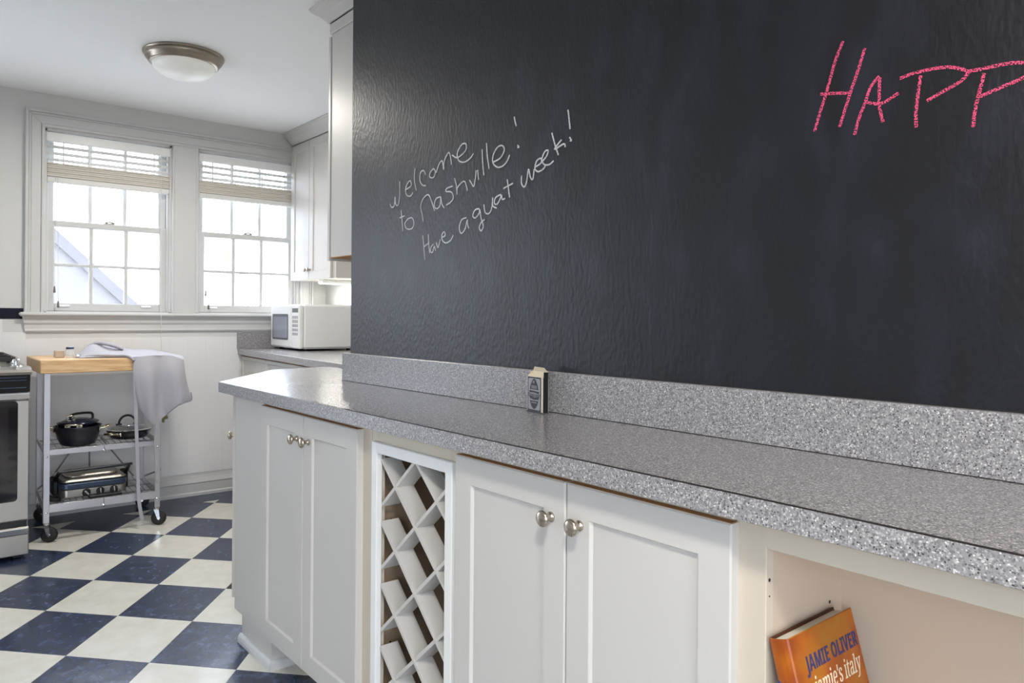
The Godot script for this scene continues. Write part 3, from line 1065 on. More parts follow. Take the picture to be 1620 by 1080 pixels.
	for k in range(-6, 7):
		for s in [1.0, -1.0]:
			var y0: float = 0.812 + k * 0.158
			var sl: float = 0.872 * s
			var za := zl
			var zb := zr
			var ya: float = y0 + sl * (za - zc)
			var yb: float = y0 + sl * (zb - zc)
			# cut to the opening
			for lim in [[0.812, 1.0], [0.147, -1.0]]:
				var L: float = lim[0]
				var up: float = lim[1]
				if (ya - L) * up > 0 and (yb - L) * up > 0:
					za = zb
				elif (ya - L) * up > 0:
					za += (L - ya) / sl
					ya = L
				elif (yb - L) * up > 0:
					zb -= (yb - L) / sl
					yb = L
			if zb - za < 0.02:
				continue
			g = G.new()
			var d := Vector3(0, yb - ya, zb - za)
			var n := Vector3(0, d.z, -d.y).normalized() * 0.0042
			var a := Vector3(0, ya, za)
			var b := Vector3(0, yb, zb)
			var x0: float = XF + 0.001 + (0.002 if s > 0 else 0.0)
			var q0 := []
			var q1 := []
			for c in [a - n, b - n, b + n, a + n]:
				q0.append(c + Vector3(x0, 0, 0))
				q1.append(c + Vector3(x0 + 0.05, 0, 0))
			g.loft([q0, q1])
			part("lattice_slat", g, M.door, c2)
	for y in [0.626, 0.435, 0.307]:
		g = G.new()
		g.lathe([Vector2(0.0028, 0.0), Vector2(0.0028, 0.0006), Vector2(0, 0.0006)], Transform3D(Basis(Vector3.RIGHT, PI / 2), Vector3(0.998, y, -1.6895)), 10)
		part("peg_hole", g, M.dark, c2)

	# two-door cabinet
	var c3 := thing("base_cabinet", "wide white two-door base cabinet right of the wine lattice", "cabinet", Vector3(1.1, 0, -0.96))
	boxed("body", Vector3(XF, 0.10, -1.288), Vector3(1.296, 0.877, -0.630), M.cream, c3)
	var d3 := hang_door(c3, Vector3(XF, 0.108, -1.311), FRONT, 0.3425, 0.750, true)
	add_knob(d3, 0.3425 - 0.037, 0.680)
	var d4 := hang_door(c3, Vector3(XF, 0.108, -0.9655), FRONT, 0.342, 0.750, true)
	add_knob(d4, 0.034, 0.680)

	# open shelf cabinet
	var c4 := thing("open_shelf_cabinet", "open cream shelf cabinet at the near end of the counter", "cabinet", Vector3(1.1, 0, -0.2))
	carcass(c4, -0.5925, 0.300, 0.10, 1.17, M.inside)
	face_frame(c4, XF, -0.627, 0.300, 0.10, 0.877, -0.5785, 0.260, 0.13, 0.830)
	boxed("shelf", Vector3(XF + 0.02, 0.437, -0.590), Vector3(1.17, 0.455, 0.285), M.cream, c4, 0.001)
	for h in [[0.9582, 0.784, 0.0026, -0.5785], [0.9584, 0.761, 0.0014, -0.5785], [1.131, 0.712, 0.0026, -0.5785]]:
		g = G.new()
		g.lathe([Vector2(h[2], 0.0), Vector2(h[2], 0.0006), Vector2(0, 0.0006)], Transform3D(Basis(Vector3.RIGHT, PI / 2), Vector3(h[0], h[1], h[3])), 10)
		part("peg_hole", g, M.dark, c4)
	var tk := boxed("toe_kick", Vector3(1.032, 0, -2.346), Vector3(1.047, 0.0995, 0.30), M.cream, self)
	tag(tk, "recessed cream kick board under the long counter's cabinets", "kickboard")

# box of sides, back, bottom and top, open at the front
func carcass(par: Node3D, z0: float, z1: float, y0: float, xb: float, mat: Material):
	var xa := 0.968
	var y1 := 0.876
	boxed("side_panel", Vector3(xa, y0, z0), Vector3(1.29, y1, z0 + 0.014), mat, par)
	boxed("side_panel", Vector3(xa, y0, z1 - 0.014), Vector3(1.29, y1, z1), mat, par)
	boxed("back_panel", Vector3(xb, y0, z0 + 0.014), Vector3(xb + 0.012, y1, z1 - 0.014), mat, par)
	boxed("bottom_panel", Vector3(xa, y0, z0 + 0.014), Vector3(xb, y0 + 0.018, z1 - 0.014), mat, par)
	boxed("top_panel", Vector3(xa, y1 - 0.016, z0 + 0.014), Vector3(xb, y1, z1 - 0.014), mat, par)

func face_frame(par: Node3D, x: float, z0: float, z1: float, y0: float, y1: float, iz0: float, iz1: float, iy0: float, iy1: float):
	var g := G.new()
	g.box(Vector3(x, y0, z0), Vector3(x + 0.019, y1, iz0), 0.0008)
	g.box(Vector3(x, y0, iz1), Vector3(x + 0.019, y1, z1), 0.0008)
	g.box(Vector3(x, iy1, iz0), Vector3(x + 0.019, y1, iz1), 0.0008)
	g.box(Vector3(x, y0, iz0), Vector3(x + 0.019, iy0, iz1), 0.0008)
	part("face_frame", g, M.cream, par)

# flat frame standing in the plane across x
func ring(g: G, x0: float, x1: float, z0: float, z1: float, y0: float, y1: float, w: float):
	g.box(Vector3(x0, y0, z0), Vector3(x1, y1, z0 + w), 0.002)
	g.box(Vector3(x0, y0, z1 - w), Vector3(x1, y1, z1), 0.002)
	g.box(Vector3(x0, y1 - w, z0 + w - 0.002), Vector3(x1, y1, z1 - w + 0.002), 0.002)
	g.box(Vector3(x0, y0, z0 + w - 0.002), Vector3(x1, y0 + w, z1 - w + 0.002), 0.002)

# ---------------------------------------------------------------- the kitchen corner beyond
func kitchen():
	# counter along the far right wall, a little out of square
	var ct := thing("countertop", "grey speckled countertop under the microwave in the far corner", "countertop", Vector3(2.0, 0.894, -4.1))
	var g := G.new()
	plan(g, [Vector2(1.75, -4.944), Vector2(1.585, -3.10), Vector2(2.368, -3.10), Vector2(2.368, -4.944)], 0.893, 0.930, 0.001)
	part("worktop", g, M.laminate_top, ct)
	g = G.new()
	g.loft([[Vector3(1.7485, 0.8925, -4.9445), Vector3(1.751, 0.8925, -4.9445), Vector3(1.751, 0.9293, -4.9445), Vector3(1.7485, 0.9293, -4.9445)], [Vector3(1.5835, 0.8925, -3.10), Vector3(1.586, 0.8925, -3.10), Vector3(1.586, 0.9293, -3.10), Vector3(1.5835, 0.9293, -3.10)]])
	part("front_edge", g, M.laminate, ct)
	var bs := thing("backsplash", "short grey backsplash on the window wall behind the microwave", "backsplash", Vector3(2.0, 0.93, -4.94))
	boxed("upstand", Vector3(1.742, 0.9302, -4.948), Vector3(2.368, 1.036, -4.928), M.laminate, bs, 0.001)
	var bc := thing("base_cabinet", "white base cabinet below the far corner counter", "cabinet", Vector3(2.0, 0, -4.1))
	g = G.new()
	plan(g, [Vector2(1.785, -4.935), Vector2(1.642, -3.30), Vector2(2.36, -3.30), Vector2(2.36, -4.935)], 0.0, 0.892)
	part("body", g, M.cream, bc)
	var yaw := -PI / 2 - atan2(0.143, 1.635)
	var dir := Vector3(-0.143, 0, 1.635).normalized()
	for k in 3:
		hang_door(bc, Vector3(1.784, 0.70, -4.925) + dir * (0.015 + k * 0.54), yaw, 0.535, 0.183, true, 0.02)
		hang_door(bc, Vector3(1.784, 0.11, -4.925) + dir * (0.015 + k * 0.54), yaw, 0.535, 0.58)

	# wall cabinet beside the right window
	var u1 := thing("wall_cabinet", "white two-door wall cabinet beside the right window", "cabinet", Vector3(2.24, 1.39, -4.62))
	boxed("body", Vector3(2.124, 1.39, -4.945), Vector3(2.368, 2.335, -4.289), M.door, u1)
	var a := hang_door(u1, Vector3(2.124, 1.388, -4.940), -PI / 2, 0.290, 0.925)
	add_knob(a, 0.290 - 0.022, 0.066, 0.019, 0.9, M.bronze)
	var b := hang_door(u1, Vector3(2.124, 1.388, -4.647), -PI / 2, 0.318, 0.925)
	add_knob(b, 0.022, 0.066, 0.019, 0.9, M.bronze)
	crown(u1, [Vector2(2.116, -4.948), Vector2(2.116, -4.289), Vector2(2.37, -4.289)], [Vector2(-1, 0), Vector2(-1, 1), Vector2(0, 1)], 0.078, 0.072)
	var ul := thing("under_cabinet_light", "white light bar fixed under the far wall cabinet", "lamp", Vector3(2.26, 1.389, -4.58))
	boxed("housing", Vector3(2.158, 1.364, -4.62), Vector3(2.368, 1.3895, -4.54), M.white, ul, 0.004)
	boxed("diffuser", Vector3(2.165, 1.360, -4.612), Vector3(2.362, 1.3642, -4.548), M.strip, ul, 0.001)
	var la := AreaLight3D.new()
	la.name = "strip_light"
	la.area_size = Vector2(0.19, 0.06)
	la.light_color = Color(1.0, 0.985, 0.95)
	la.light_energy = 0.22
	la.area_range = 8.0
	la.shadow_enabled = true
	ul.add_child(la)
	la.position = Vector3(0, -0.032, 0)
	la.basis = Basis(Vector3.RIGHT, -PI / 2)

	# wall cabinet on the partition behind the chalkboard wall
	var u2 := thing("wall_cabinet", "tall white wall cabinet seen edge-on at the chalkboard's left edge", "cabinet", Vector3(1.7, 1.387, -2.66))
	boxed("body", Vector3(1.36, 1.389, -2.795), Vector3(2.30, 2.335, -2.506), M.door, u2)
	boxed("bare_bottom_edge", Vector3(1.3595, 1.386, -2.792), Vector3(2.30, 1.3895, -2.508), M.raw, u2)
	boxed("frieze", Vector3(1.352, 2.292, -2.803), Vector3(2.30, 2.335, -2.506), M.door, u2, 0.003)
	hang_door(u2, Vector3(1.815, 1.377, -2.800), PI, 0.458, 0.908)
	hang_door(u2, Vector3(2.278, 1.377, -2.800), PI, 0.458, 0.908)
	crown(u2, [Vector2(1.352, -2.506), Vector2(1.352, -2.803), Vector2(2.30, -2.803)], [Vector2(-1, 0), Vector2(-1, -1), Vector2(0, -1)], 0.062, 0.062)

	# microwave
	var mw := thing("microwave", "white microwave oven with a grey door window on the far counter", "microwave", Vector3(2.15, 0.93, -4.63))
	var t := facing(Vector3(1.945, 0.943, -4.885), -PI / 2 - 0.05)
	g = G.new()
	g.box(Vector3(0.0, 0, -0.40), Vector3(0.515, 0.279, -0.03), 0.012, t)
	part("casing", g, M.micro, mw)
	g = G.new()
	g.box(Vector3(0.0, 0.002, -0.032), Vector3(0.385, 0.277, 0.0), 0.010, t)
	var dr := part("door", g, M.micro, mw)
	g = G.new()
	var wn := round_rect(0.042, 0.052, 0.330, 0.218, 0.012, 4)
	g.prism(wn, -0.001, 0.0012, t)
	part("door_window", g, plain(Color(0.34, 0.35, 0.38), 0.2), dr)
	g = G.new()
	g.prism(round_rect(0.058, 0.064, 0.316, 0.200, 0.008, 4), 0.0, 0.0018, t)
	part("mesh_screen", g, M.mesh_window, dr)
	g = G.new()
	g.box(Vector3(0.389, 0.002, -0.032), Vector3(0.515, 0.277, 0.0), 0.008, t)
	var cp := part("control_panel", g, M.micro, mw)
	g = G.new()
	g.box(Vector3(0.402, 0.228, -0.001), Vector3(0.500, 0.254, 0.0012), 0.0, t)
	part("display", g, plain(Color(0.30, 0.32, 0.30), 0.3), cp)
	for r in 5:
		for c in 3:
			g = G.new()
			g.box(Vector3(0.404 + c * 0.033, 0.085 + r * 0.026, -0.001), Vector3(0.431 + c * 0.033, 0.103 + r * 0.026, 0.0014), 0.001, t)
			part("button", g, M.panel_grey, cp)
	for c in [Vector2(0.05, -0.06), Vector2(0.46, -0.06), Vector2(0.05, -0.35), Vector2(0.46, -0.35)]:
		g = G.new()
		g.lathe([Vector2(0.012, -0.0125), Vector2(0.014, 0.001), Vector2(0, 0.001)], t * Transform3D(Basis(), Vector3(c.x, 0, c.y)), 12)
		part("rubber_foot", g, M.rubber, mw)

# crown moulding: a run of corners (x, z), each with the way out; up to the ceiling
func crown(par: Node3D, run: Array, out: Array, h: float, pr: float):
	var prof := [Vector2(0, 0), Vector2(0.10, 0), Vector2(0.14, 0.10), Vector2(0.26, 0.22), Vector2(0.50, 0.46), Vector2(0.78, 0.64), Vector2(0.92, 0.76), Vector2(0.94, 0.84), Vector2(1, 0.88), Vector2(1, 1), Vector2(0, 1)]
	var g := G.new()
	var rows := []
	for i in run.size():
		var row := []
		for p in prof:
			var q: Vector2 = run[i] + out[i] * p.x * pr
			row.append(Vector3(q.x, H - h + p.y * h - 0.0005, q.y))
		rows.append(row)
	g.loft(rows)
	part("crown_moulding", g, M.door, par)

func ceiling_light():
	var c := Vector3(1.065, H, -3.77)
	var l := thing("ceiling_light", "round flush ceiling light with nickel rim and frosted bowl", "lamp", c)
	var g := G.new()
	g.lathe([Vector2(0, 0), Vector2(0.178, 0), Vector2(0.182, -0.004), Vector2(0.180, -0.010), Vector2(0.172, -0.013), Vector2(0.174, -0.020), Vector2(0.168, -0.030), Vector2(0.160, -0.036), Vector2(0.158, -0.044), Vector2(0.150, -0.050), Vector2(0.140, -0.050), Vector2(0.138, -0.040)], Transform3D(Basis(), c), 56)
	part("rim", g, M.bronze, l)
	g = G.new()
	var pr := [Vector2(0.141, -0.044)]
	for k in 9:
		var a := PI / 2 * k / 8.0
		pr.append(Vector2(0.140 * cos(a), -0.052 - 0.066 * sin(a)))
	g.lathe(pr, Transform3D(Basis(), c), 56)
	part("glass_bowl", g, M.bowl, l)
	lamp_light(l, 2.1, -0.121)  # switched on to brighten the kitchen floor and low wall


# unseen lamp above the camera, placed to light the counter: glowing bowl, light below
func unseen_ceiling_lamp(c: Vector3, energy: float, label: String):
	var l := thing("ceiling_light", label, "lamp", c)
	var g := G.new()
	g.lathe([Vector2(0, 0), Vector2(0.178, 0), Vector2(0.182, -0.006), Vector2(0.168, -0.030), Vector2(0.150, -0.050), Vector2(0.138, -0.045)], Transform3D(Basis(), c), 40)
	part("rim", g, M.bronze, l)
	g = G.new()
	g.lathe([Vector2(0.140, -0.046), Vector2(0.120, -0.075), Vector2(0.070, -0.094), Vector2(0, -0.100)], Transform3D(Basis(), c), 40)
	part("glass_bowl", g, M.bowl, l)
	lamp_light(l, energy, -0.103)

func lamp_light(l: Node3D, energy: float, y: float):
	var a := AreaLight3D.new()
	a.name = "lamp_light"
	a.area_size = Vector2(0.24, 0.24)
	a.light_color = Color(1.0, 0.975, 0.94)
	a.light_energy = energy
	a.area_range = 14.0
	a.shadow_enabled = true
	l.add_child(a)
	a.position = Vector3(0, y, 0)
	a.basis = Basis(Vector3.RIGHT, -PI / 2)

# ---------------------------------------------------------------- stove
func stove():
	var s := thing("stove", "stainless steel gas range with black oven window at the left edge", "stove", Vector3(0.115, 0, -4.5))
	var x0 := -0.265
	var x1 := 0.492
	var zf := -4.14
	boxed("body", Vector3(x0, 0.03, -4.93), Vector3(x1, 0.866, zf - 0.045), M.galv, s, 0.003)
	var g := G.new()
	var sec := [Vector3(0, 0.866, -4.935), Vector3(0, 0.866, zf + 0.004), Vector3(0, 0.878, zf + 0.010), Vector3(0, 0.890, zf + 0.004), Vector3(0, 0.900, zf - 0.025), Vector3(0, 0.900, -4.935)]
	var a := []
	var b := []
	for p in sec:
		a.append(p + Vector3(x0 - 0.006, 0, 0))
		b.append(p + Vector3(x1 + 0.007, 0, 0))
	g.loft([a, b])
	var ck := part("cooktop", g, M.steel, s)
	# black sloped panel with three pale bars across it
	g = G.new()
	a = []
	b = []
	for p in [Vector3(0, 0.783, zf - 0.05), Vector3(0, 0.783, zf - 0.012), Vector3(0, 0.866, zf + 0.002), Vector3(0, 0.866, zf - 0.05)]:
		a.append(p + Vector3(x0, 0, 0))
		b.append(p + Vector3(x1 + 0.002, 0, 0))
	g.loft([a, b])
	var cp := part("control_panel", g, M.black, s)
	for k in 3:
		var y: float = [0.852, 0.838, 0.803][k]
		g = G.new()
		g.box(Vector3(x0 + 0.01, y, zf - 0.02), Vector3(x1 - 0.012, y + 0.004, zf + 0.004 - (0.866 - y) * 0.17), 0.001)
		part("pale_bar", g, M.band, cp)
	# oven door
	g = G.new()
	g.box(Vector3(x0, 0.184, zf - 0.042), Vector3(x1, 0.748, zf), 0.005)
	var od := part("oven_door", g, M.steel, s)
	g = G.new()
	g.box(Vector3(x0, 0.749, zf - 0.042), Vector3(x1, 0.781, zf + 0.012), 0.005)
	part("handle", g, M.chrome, od)
	g = G.new()
	g.prism(round_rect(-0.215, 0.277, 0.446, 0.7445, 0.018), zf - 0.001, zf + 0.0015)
	part("window_glass", g, M.oven_glass, od)
	g = G.new()
	g.prism(round_rect(-0.175, 0.325, 0.409, 0.712, 0.008), zf + 0.001, zf + 0.002)
	part("inner_window", g, M.oven_inner, od)
	boxed("gap_shadow_strip", Vector3(x0 + 0.01, 0.150, zf - 0.05), Vector3(x1 - 0.006, 0.185, zf - 0.016), M.dark, s)
	var dw := boxed("drawer", Vector3(x0, 0.022, zf - 0.042), Vector3(x1 + 0.001, 0.152, zf), M.steel, s, 0.004)
	g = G.new()
	g.box(Vector3(x0, 0.118, zf - 0.004), Vector3(x1 - 0.001, 0.151, zf + 0.010), 0.005)
	part("pull_lip", g, M.chrome, dw)
	for c in [Vector2(-0.22, -4.2), Vector2(0.45, -4.2), Vector2(-0.22, -4.88), Vector2(0.45, -4.88)]:
		boxed("foot", Vector3(c.x - 0.02, 0, c.y - 0.02), Vector3(c.x + 0.02, 0.032, c.y + 0.02), M.dark, s, 0.004)
	# burners and cast grates
	for gx in [-0.08, 0.30]:
		for gz in [-4.42, -4.74]:
			g = G.new()
			g.lathe([Vector2(0.055, 0.0), Vector2(0.055, 0.012), Vector2(0.034, 0.016), Vector2(0.034, 0.024), Vector2(0, 0.026)], Transform3D(Basis(), Vector3(gx, 0.899, gz)), 20)
			part("burner", g, M.dark, ck)
			g = G.new()
			for k in 2:
				var e := -0.15 + 0.30 * k
				g.box(Vector3(gx + e - 0.007, 0.922, gz - 0.15), Vector3(gx + e + 0.007, 0.942, gz + 0.15), 0.003)
				g.box(Vector3(gx - 0.15, 0.922, gz + e - 0.007), Vector3(gx + 0.15, 0.942, gz + e + 0.007), 0.003)
				for q in 2:
					g.box(Vector3(gx + e - 0.008, 0.899, gz - 0.15 + 0.30 * q - 0.008), Vector3(gx + e + 0.008, 0.93, gz - 0.15 + 0.30 * q + 0.008), 0.002)
			g.box(Vector3(gx - 0.15, 0.926, gz - 0.006), Vector3(gx + 0.15, 0.942, gz + 0.006), 0.002)
			g.box(Vector3(gx - 0.006, 0.926, gz - 0.15), Vector3(gx + 0.006, 0.942, gz + 0.15), 0.002)
			part("grate", g, M.dark, ck)
	for kx in [0.443, 0.36, 0.115, -0.13, -0.215]:
		g = G.new()
		var t := Transform3D(Basis(Vector3.RIGHT, 0.15), Vector3(kx, 0.899, -4.20))
		g.lathe([Vector2(0.024, 0), Vector2(0.024, 0.005), Vector2(0.017, 0.008), Vector2(0.015, 0.034), Vector2(0.012, 0.038), Vector2(0, 0.038)], t, 20)
		g.box(Vector3(-0.004, 0.03, -0.016), Vector3(0.004, 0.046, 0.016), 0.002, t)
		part("burner_knob", g, M.chrome, ck)

# ---------------------------------------------------------------- rolling cart
func cart():
	var sk := 0.028
	var c := thing("kitchen_cart", "rolling metal kitchen cart with a wooden top and two wire shelves", "cart", Vector3(0.86, 0, -4.61))
	var g := G.new()
	g.box(Vector3(0.561, 0.850, -4.86), Vector3(1.170, 0.919, -4.362), 0.004)
	part("wooden_top", g, M.wood, c)
	var legs := [[0.580, -4.372, 1.0, 1.0], [1.127, -4.372, -1.0, 1.0], [0.580 + sk, -4.858, 1.0, -1.0], [1.127 + sk, -4.858, -1.0, -1.0]]
	for L in legs:
		var x: float = L[0]
		var z: float = L[1]
		var sx: float = L[2]
		var sz: float = L[3]
		g = G.new()
		# angle iron: one flange to the front or back, one to the side
		g.box(Vector3(x, 0.098, z), Vector3(x + sx * 0.027, 0.851, z - sz * 0.0025), 0.0006)
		g.box(Vector3(x, 0.098, z), Vector3(x + sx * 0.0025, 0.851, z - sz * 0.027), 0.0006)
		var lg := part("leg", g, M.galv, c)
		for y in [0.430, 0.148]:
			g = G.new()
			g.lathe([Vector2(0.0055, 0), Vector2(0.0055, 0.002), Vector2(0.003, 0.0035), Vector2(0, 0.0038)], Transform3D(Basis(Vector3.RIGHT, PI / 2 * sz), Vector3(x + sx * 0.014, y, z)), 12)
			part("bolt", g, M.chrome, lg)
		# castor
		var cx := x + sx * 0.016
		var cz := z - sz * 0.006
		g = G.new()
		g.lathe([Vector2(0.013, 0.098), Vector2(0.016, 0.092), Vector2(0.013, 0.086), Vector2(0.006, 0.084), Vector2(0.006, 0.115)], Transform3D(Basis(), Vector3(cx, 0, cz)), 14)
		for e in [-1.0, 1.0]:
			g.prism(poly([-0.012, 0.088, 0.012, 0.088, 0.019, 0.036, 0.012, 0.029, 0.005, 0.036]), e * 0.0125, e * 0.0145, Transform3D(Basis(Vector3.UP, -0.35), Vector3(cx, 0, cz)))
		g.box(Vector3(-0.013, 0.083, -0.0145), Vector3(0.013, 0.088, 0.0145), 0.001, Transform3D(Basis(Vector3.UP, -0.35), Vector3(cx, 0, cz)))
		var cf := part("castor_fork", g, M.chrome, c)
		g = G.new()
		var wt := Transform3D(Basis(Vector3.UP, -0.35) * Basis(Vector3.RIGHT, PI / 2), Vector3(cx, 0.0385, cz) + Basis(Vector3.UP, -0.35) * Vector3(0.012, 0, 0))
		g.lathe([Vector2(0.008, -0.010), Vector2(0.030, -0.010), Vector2(0.036, -0.008), Vector2(0.0385, -0.004), Vector2(0.0385, 0.004), Vector2(0.036, 0.008), Vector2(0.030, 0.010), Vector2(0.008, 0.010)], wt, 28)
		part("wheel", g, M.rubber, cf)
		g = G.new()
		g.lathe([Vector2(0, -0.0165), Vector2(0.0055, -0.0165), Vector2(0.0055, 0.0165), Vector2(0, 0.0165)], wt, 12)
		part("axle", g, M.chrome, cf)
	for y in [0.4645, 0.188]:
		var h := 0.027 if y > 0.3 else 0.040
		g = G.new()
		g.box(Vector3(0.605, y - h, -4.374), Vector3(1.102, y, -4.371), 0.0008)
		g.box(Vector3(0.605, y - 0.003, -4.386), Vector3(1.102, y, -4.371), 0.0008)
		g.box(Vector3(0.605 + sk, y - h, -4.859), Vector3(1.102 + sk, y, -4.856), 0.0008)
		for x in [0.583, 1.1215]:
			g.loft([[Vector3(x, y - h, -4.376), Vector3(x + 0.003, y - h, -4.376), Vector3(x + 0.003, y, -4.376), Vector3(x, y, -4.376)], [Vector3(x + sk, y - h, -4.855), Vector3(x + sk + 0.003, y - h, -4.855), Vector3(x + sk + 0.003, y, -4.855), Vector3(x + sk, y, -4.855)]])
		var fr := part("shelf_frame", g, M.galv, c)
		for k in 17:
			var x := 0.613 + k * 0.0302
			g = G.new()
			g.tube([Vector3(x, y - 0.004, -4.373), Vector3(x + sk, y - 0.004, -4.857)], 0.0017, 6)
			part("shelf_wire", g, M.wire, fr)
		for k in 3:
			var z := -4.45 - k * 0.16
			g = G.new()
			g.tube([Vector3(0.585 + sk * 0.4, y - 0.007, z), Vector3(1.124 + sk * 0.4, y - 0.007, z)], 0.002, 6)
			part("cross_wire", g, M.wire, fr)
		g = G.new()
		g.box(Vector3(0.8505, y - h, -4.3712), Vector3(0.8525, y + 0.001, -4.3695))
		part("hinge_slit", g, M.dark, fr)
		g = G.new()
		g.lathe([Vector2(0.007, 0), Vector2(0.007, 0.003), Vector2(0, 0.005)], Transform3D(Basis(Vector3.RIGHT, PI / 2), Vector3(0.852, y - h + 0.003, -4.370)), 12)
		part("hinge_pin", g, M.chrome, fr)
	var zb := -4.845
	for q in [[Vector3(0.815, 0.437, zb), Vector3(0.66, 0.200, zb)], [Vector3(0.866, 0.437, zb), Vector3(0.870, 0.190, zb)], [Vector3(0.925, 0.437, zb), Vector3(1.10, 0.190, zb)]]:
		g = G.new()
		g.tube([q[0], q[1]], 0.006, 4, false, 0.0015, Vector3.BACK)
		part("brace", g, M.wire, c)
	# side braces
	for x in [0.590, 1.130]:
		g = G.new()
		g.tube([Vector3(x, 0.30, -4.38), Vector3(x + sk, 0.18, -4.85)], 0.0015, 4, false, 0.007, Vector3.UP)
		part("side_brace", g, M.wire, c)

func loop_handle(g: G, c: Vector3, out: Vector3, w: float, reach: float, rise: float, r: float):
	var s := out.cross(Vector3.UP).normalized()
	g.tube(smooth_path([c - s * w, c - s * w * 0.95 + out * reach * 0.6 + Vector3.UP * rise * 0.5, c - s * w * 0.55 + out * reach + Vector3.UP * rise, c + s * w * 0.55 + out * reach + Vector3.UP * rise, c + s * w * 0.95 + out * reach * 0.6 + Vector3.UP * rise * 0.5, c + s * w], 5), r, 8)

func rivets(g: G, c: Vector3, out: Vector3, w: float):
	var s := out.cross(Vector3.UP).normalized()
	for e in [-1.0, 1.0]:
		g.box(Vector3(-0.014, -0.010, -0.002), Vector3(0.014, 0.010, 0.004), 0.002, Transform3D(Basis(s, Vector3.UP, out), c + s * w * e))

# ---------------------------------------------------------------- what stands and hangs on the cart
func cart_load():
	var y1 := 0.4625
	# big pot
	var p := Vector3(0.752, y1, -4.50)
	var o := thing("cooking_pot", "big dark blue nonstick pot on the cart's upper wire shelf, left", "pot", p)
	var g := G.new()
	g.lathe([Vector2(0, 0), Vector2(0.070, 0), Vector2(0.080, 0.004), Vector2(0.092, 0.030), Vector2(0.104, 0.070), Vector2(0.109, 0.096), Vector2(0.113, 0.098), Vector2(0.113, 0.101), Vector2(0.106, 0.100), Vector2(0.100, 0.070), Vector2(0.076, 0.008), Vector2(0, 0.008)], Transform3D(Basis(), p), 40)
	part("body", g, M.pan, o)
	for k in 2:
		var out: Vector3 = [Vector3(0.96, 0, 0.28), Vector3(-0.96, 0, -0.28)][k]
		g = G.new()
		loop_handle(g, p + Vector3(0, 0.084, 0) + out * 0.106, out, 0.034, 0.046, 0.012, 0.0052)
		rivets(g, p + Vector3(0, 0.082, 0) + out * 0.1045, out, 0.030)
		part("side_handle", g, M.brass, o)
	# smaller pan nested in it, upside round its own lid
	var q := p + Vector3(-0.004, 0.078, 0.004)
	var n := thing("saucepan", "small dark pan nested inside the big blue pot", "pan", q)
	g = G.new()
	g.lathe([Vector2(0, 0), Vector2(0.070, 0), Vector2(0.082, 0.012), Vector2(0.090, 0.034), Vector2(0.094, 0.036), Vector2(0.094, 0.039), Vector2(0.088, 0.038), Vector2(0.078, 0.014), Vector2(0, 0.006)], Transform3D(Basis(), q), 36)
	part("body", g, M.pan, n)
	var po := Vector3(-0.62, 0, 0.78)
	for d in [Vector3(-0.35, 0, 0.937), Vector3(0.35, 0, -0.937)]:
		g = G.new()
		loop_handle(g, q + Vector3(0, 0.030, 0) + d * 0.088, d, 0.030, 0.034, 0.010, 0.005)
		rivets(g, q + Vector3(0, 0.028, 0) + d * 0.087, d, 0.027)
		part("side_handle", g, M.brass, n)
	var l := thing("pot_lid", "domed lid with a long black handle resting on the nested pans", "lid", q + Vector3(0, 0.038, 0))
	var lq := q + Vector3(0.012, 0.0395, 0)
	g = G.new()
	g.lathe([Vector2(0.088, 0), Vector2(0.091, 0.002), Vector2(0.088, 0.006), Vector2(0.070, 0.014), Vector2(0.040, 0.021), Vector2(0, 0.023)], Transform3D(Basis(), lq), 36)
	part("dome", g, plain(Color(0.16, 0.18, 0.26), 0.2, 0.4), l)
	g = G.new()
	g.tube(smooth_path([lq + Vector3(-0.046, 0.020, 0.01), lq + Vector3(-0.040, 0.040, 0.01), lq + Vector3(0.0, 0.046, 0.0), lq + Vector3(0.055, 0.042, -0.01), lq + Vector3(0.062, 0.016, -0.01)], 5), 0.0065, 8)
	part("lid_handle", g, M.dark, l)
	g = G.new()
	g.tube(arc(lq + Vector3(-0.050, 0.026, 0.045), Vector3(0.02, 0, 0), Vector3(0, 0.014, 0.004), 0, TAU, 14), 0.004, 7)
	part("hanging_ring", g, M.brass, l)

	# skillet with a glass lid
	var s := Vector3(1.015, y1, -4.58)
	var f := thing("skillet", "low dark skillet with steel handles on the cart's upper shelf, right", "pan", s)
	g = G.new()
	g.lathe([Vector2(0, 0), Vector2(0.078, 0), Vector2(0.090, 0.004), Vector2(0.105, 0.028), Vector2(0.114, 0.046), Vector2(0.118, 0.048), Vector2(0.110, 0.047), Vector2(0.088, 0.008), Vector2(0, 0.007)], Transform3D(Basis(), s), 40)
	part("body", g, M.pan, f)
	for d in [Vector3(-0.80, 0, 0.6), Vector3(0.80, 0, -0.6)]:
		g = G.new()
		loop_handle(g, s + Vector3(0, 0.034, 0) + d * 0.108, d, 0.034, 0.048, 0.006, 0.0055)
		rivets(g, s + Vector3(0, 0.032, 0) + d * 0.107, d, 0.030)
		part("side_handle", g, M.brass, f)
	var gl := thing("pot_lid", "glass lid with an arched black handle on the skillet", "lid", s + Vector3(0, 0.048, 0))
	var gq := s + Vector3(0, 0.0485, 0)
	g = G.new()
	g.lathe([Vector2(0.112, 0.003), Vector2(0.090, 0.016), Vector2(0.050, 0.026), Vector2(0.0, 0.029)], Transform3D(Basis(), gq), 40)
	part("glass_dome", g, M.spark, gl)
	g = G.new()
	g.lathe([Vector2(0.110, 0.0), Vector2(0.117, 0.0), Vector2(0.118, 0.004), Vector2(0.112, 0.007), Vector2(0.108, 0.006)], Transform3D(Basis(), gq), 40)
	part("steel_rim", g, M.chrome, gl)
	g = G.new()
	g.tube(arc(gq + Vector3(-0.008, 0.032, 0), Vector3(0.042, 0, 0), Vector3(0, 0.044, 0), PI, 0, 14), 0.0062, 9)
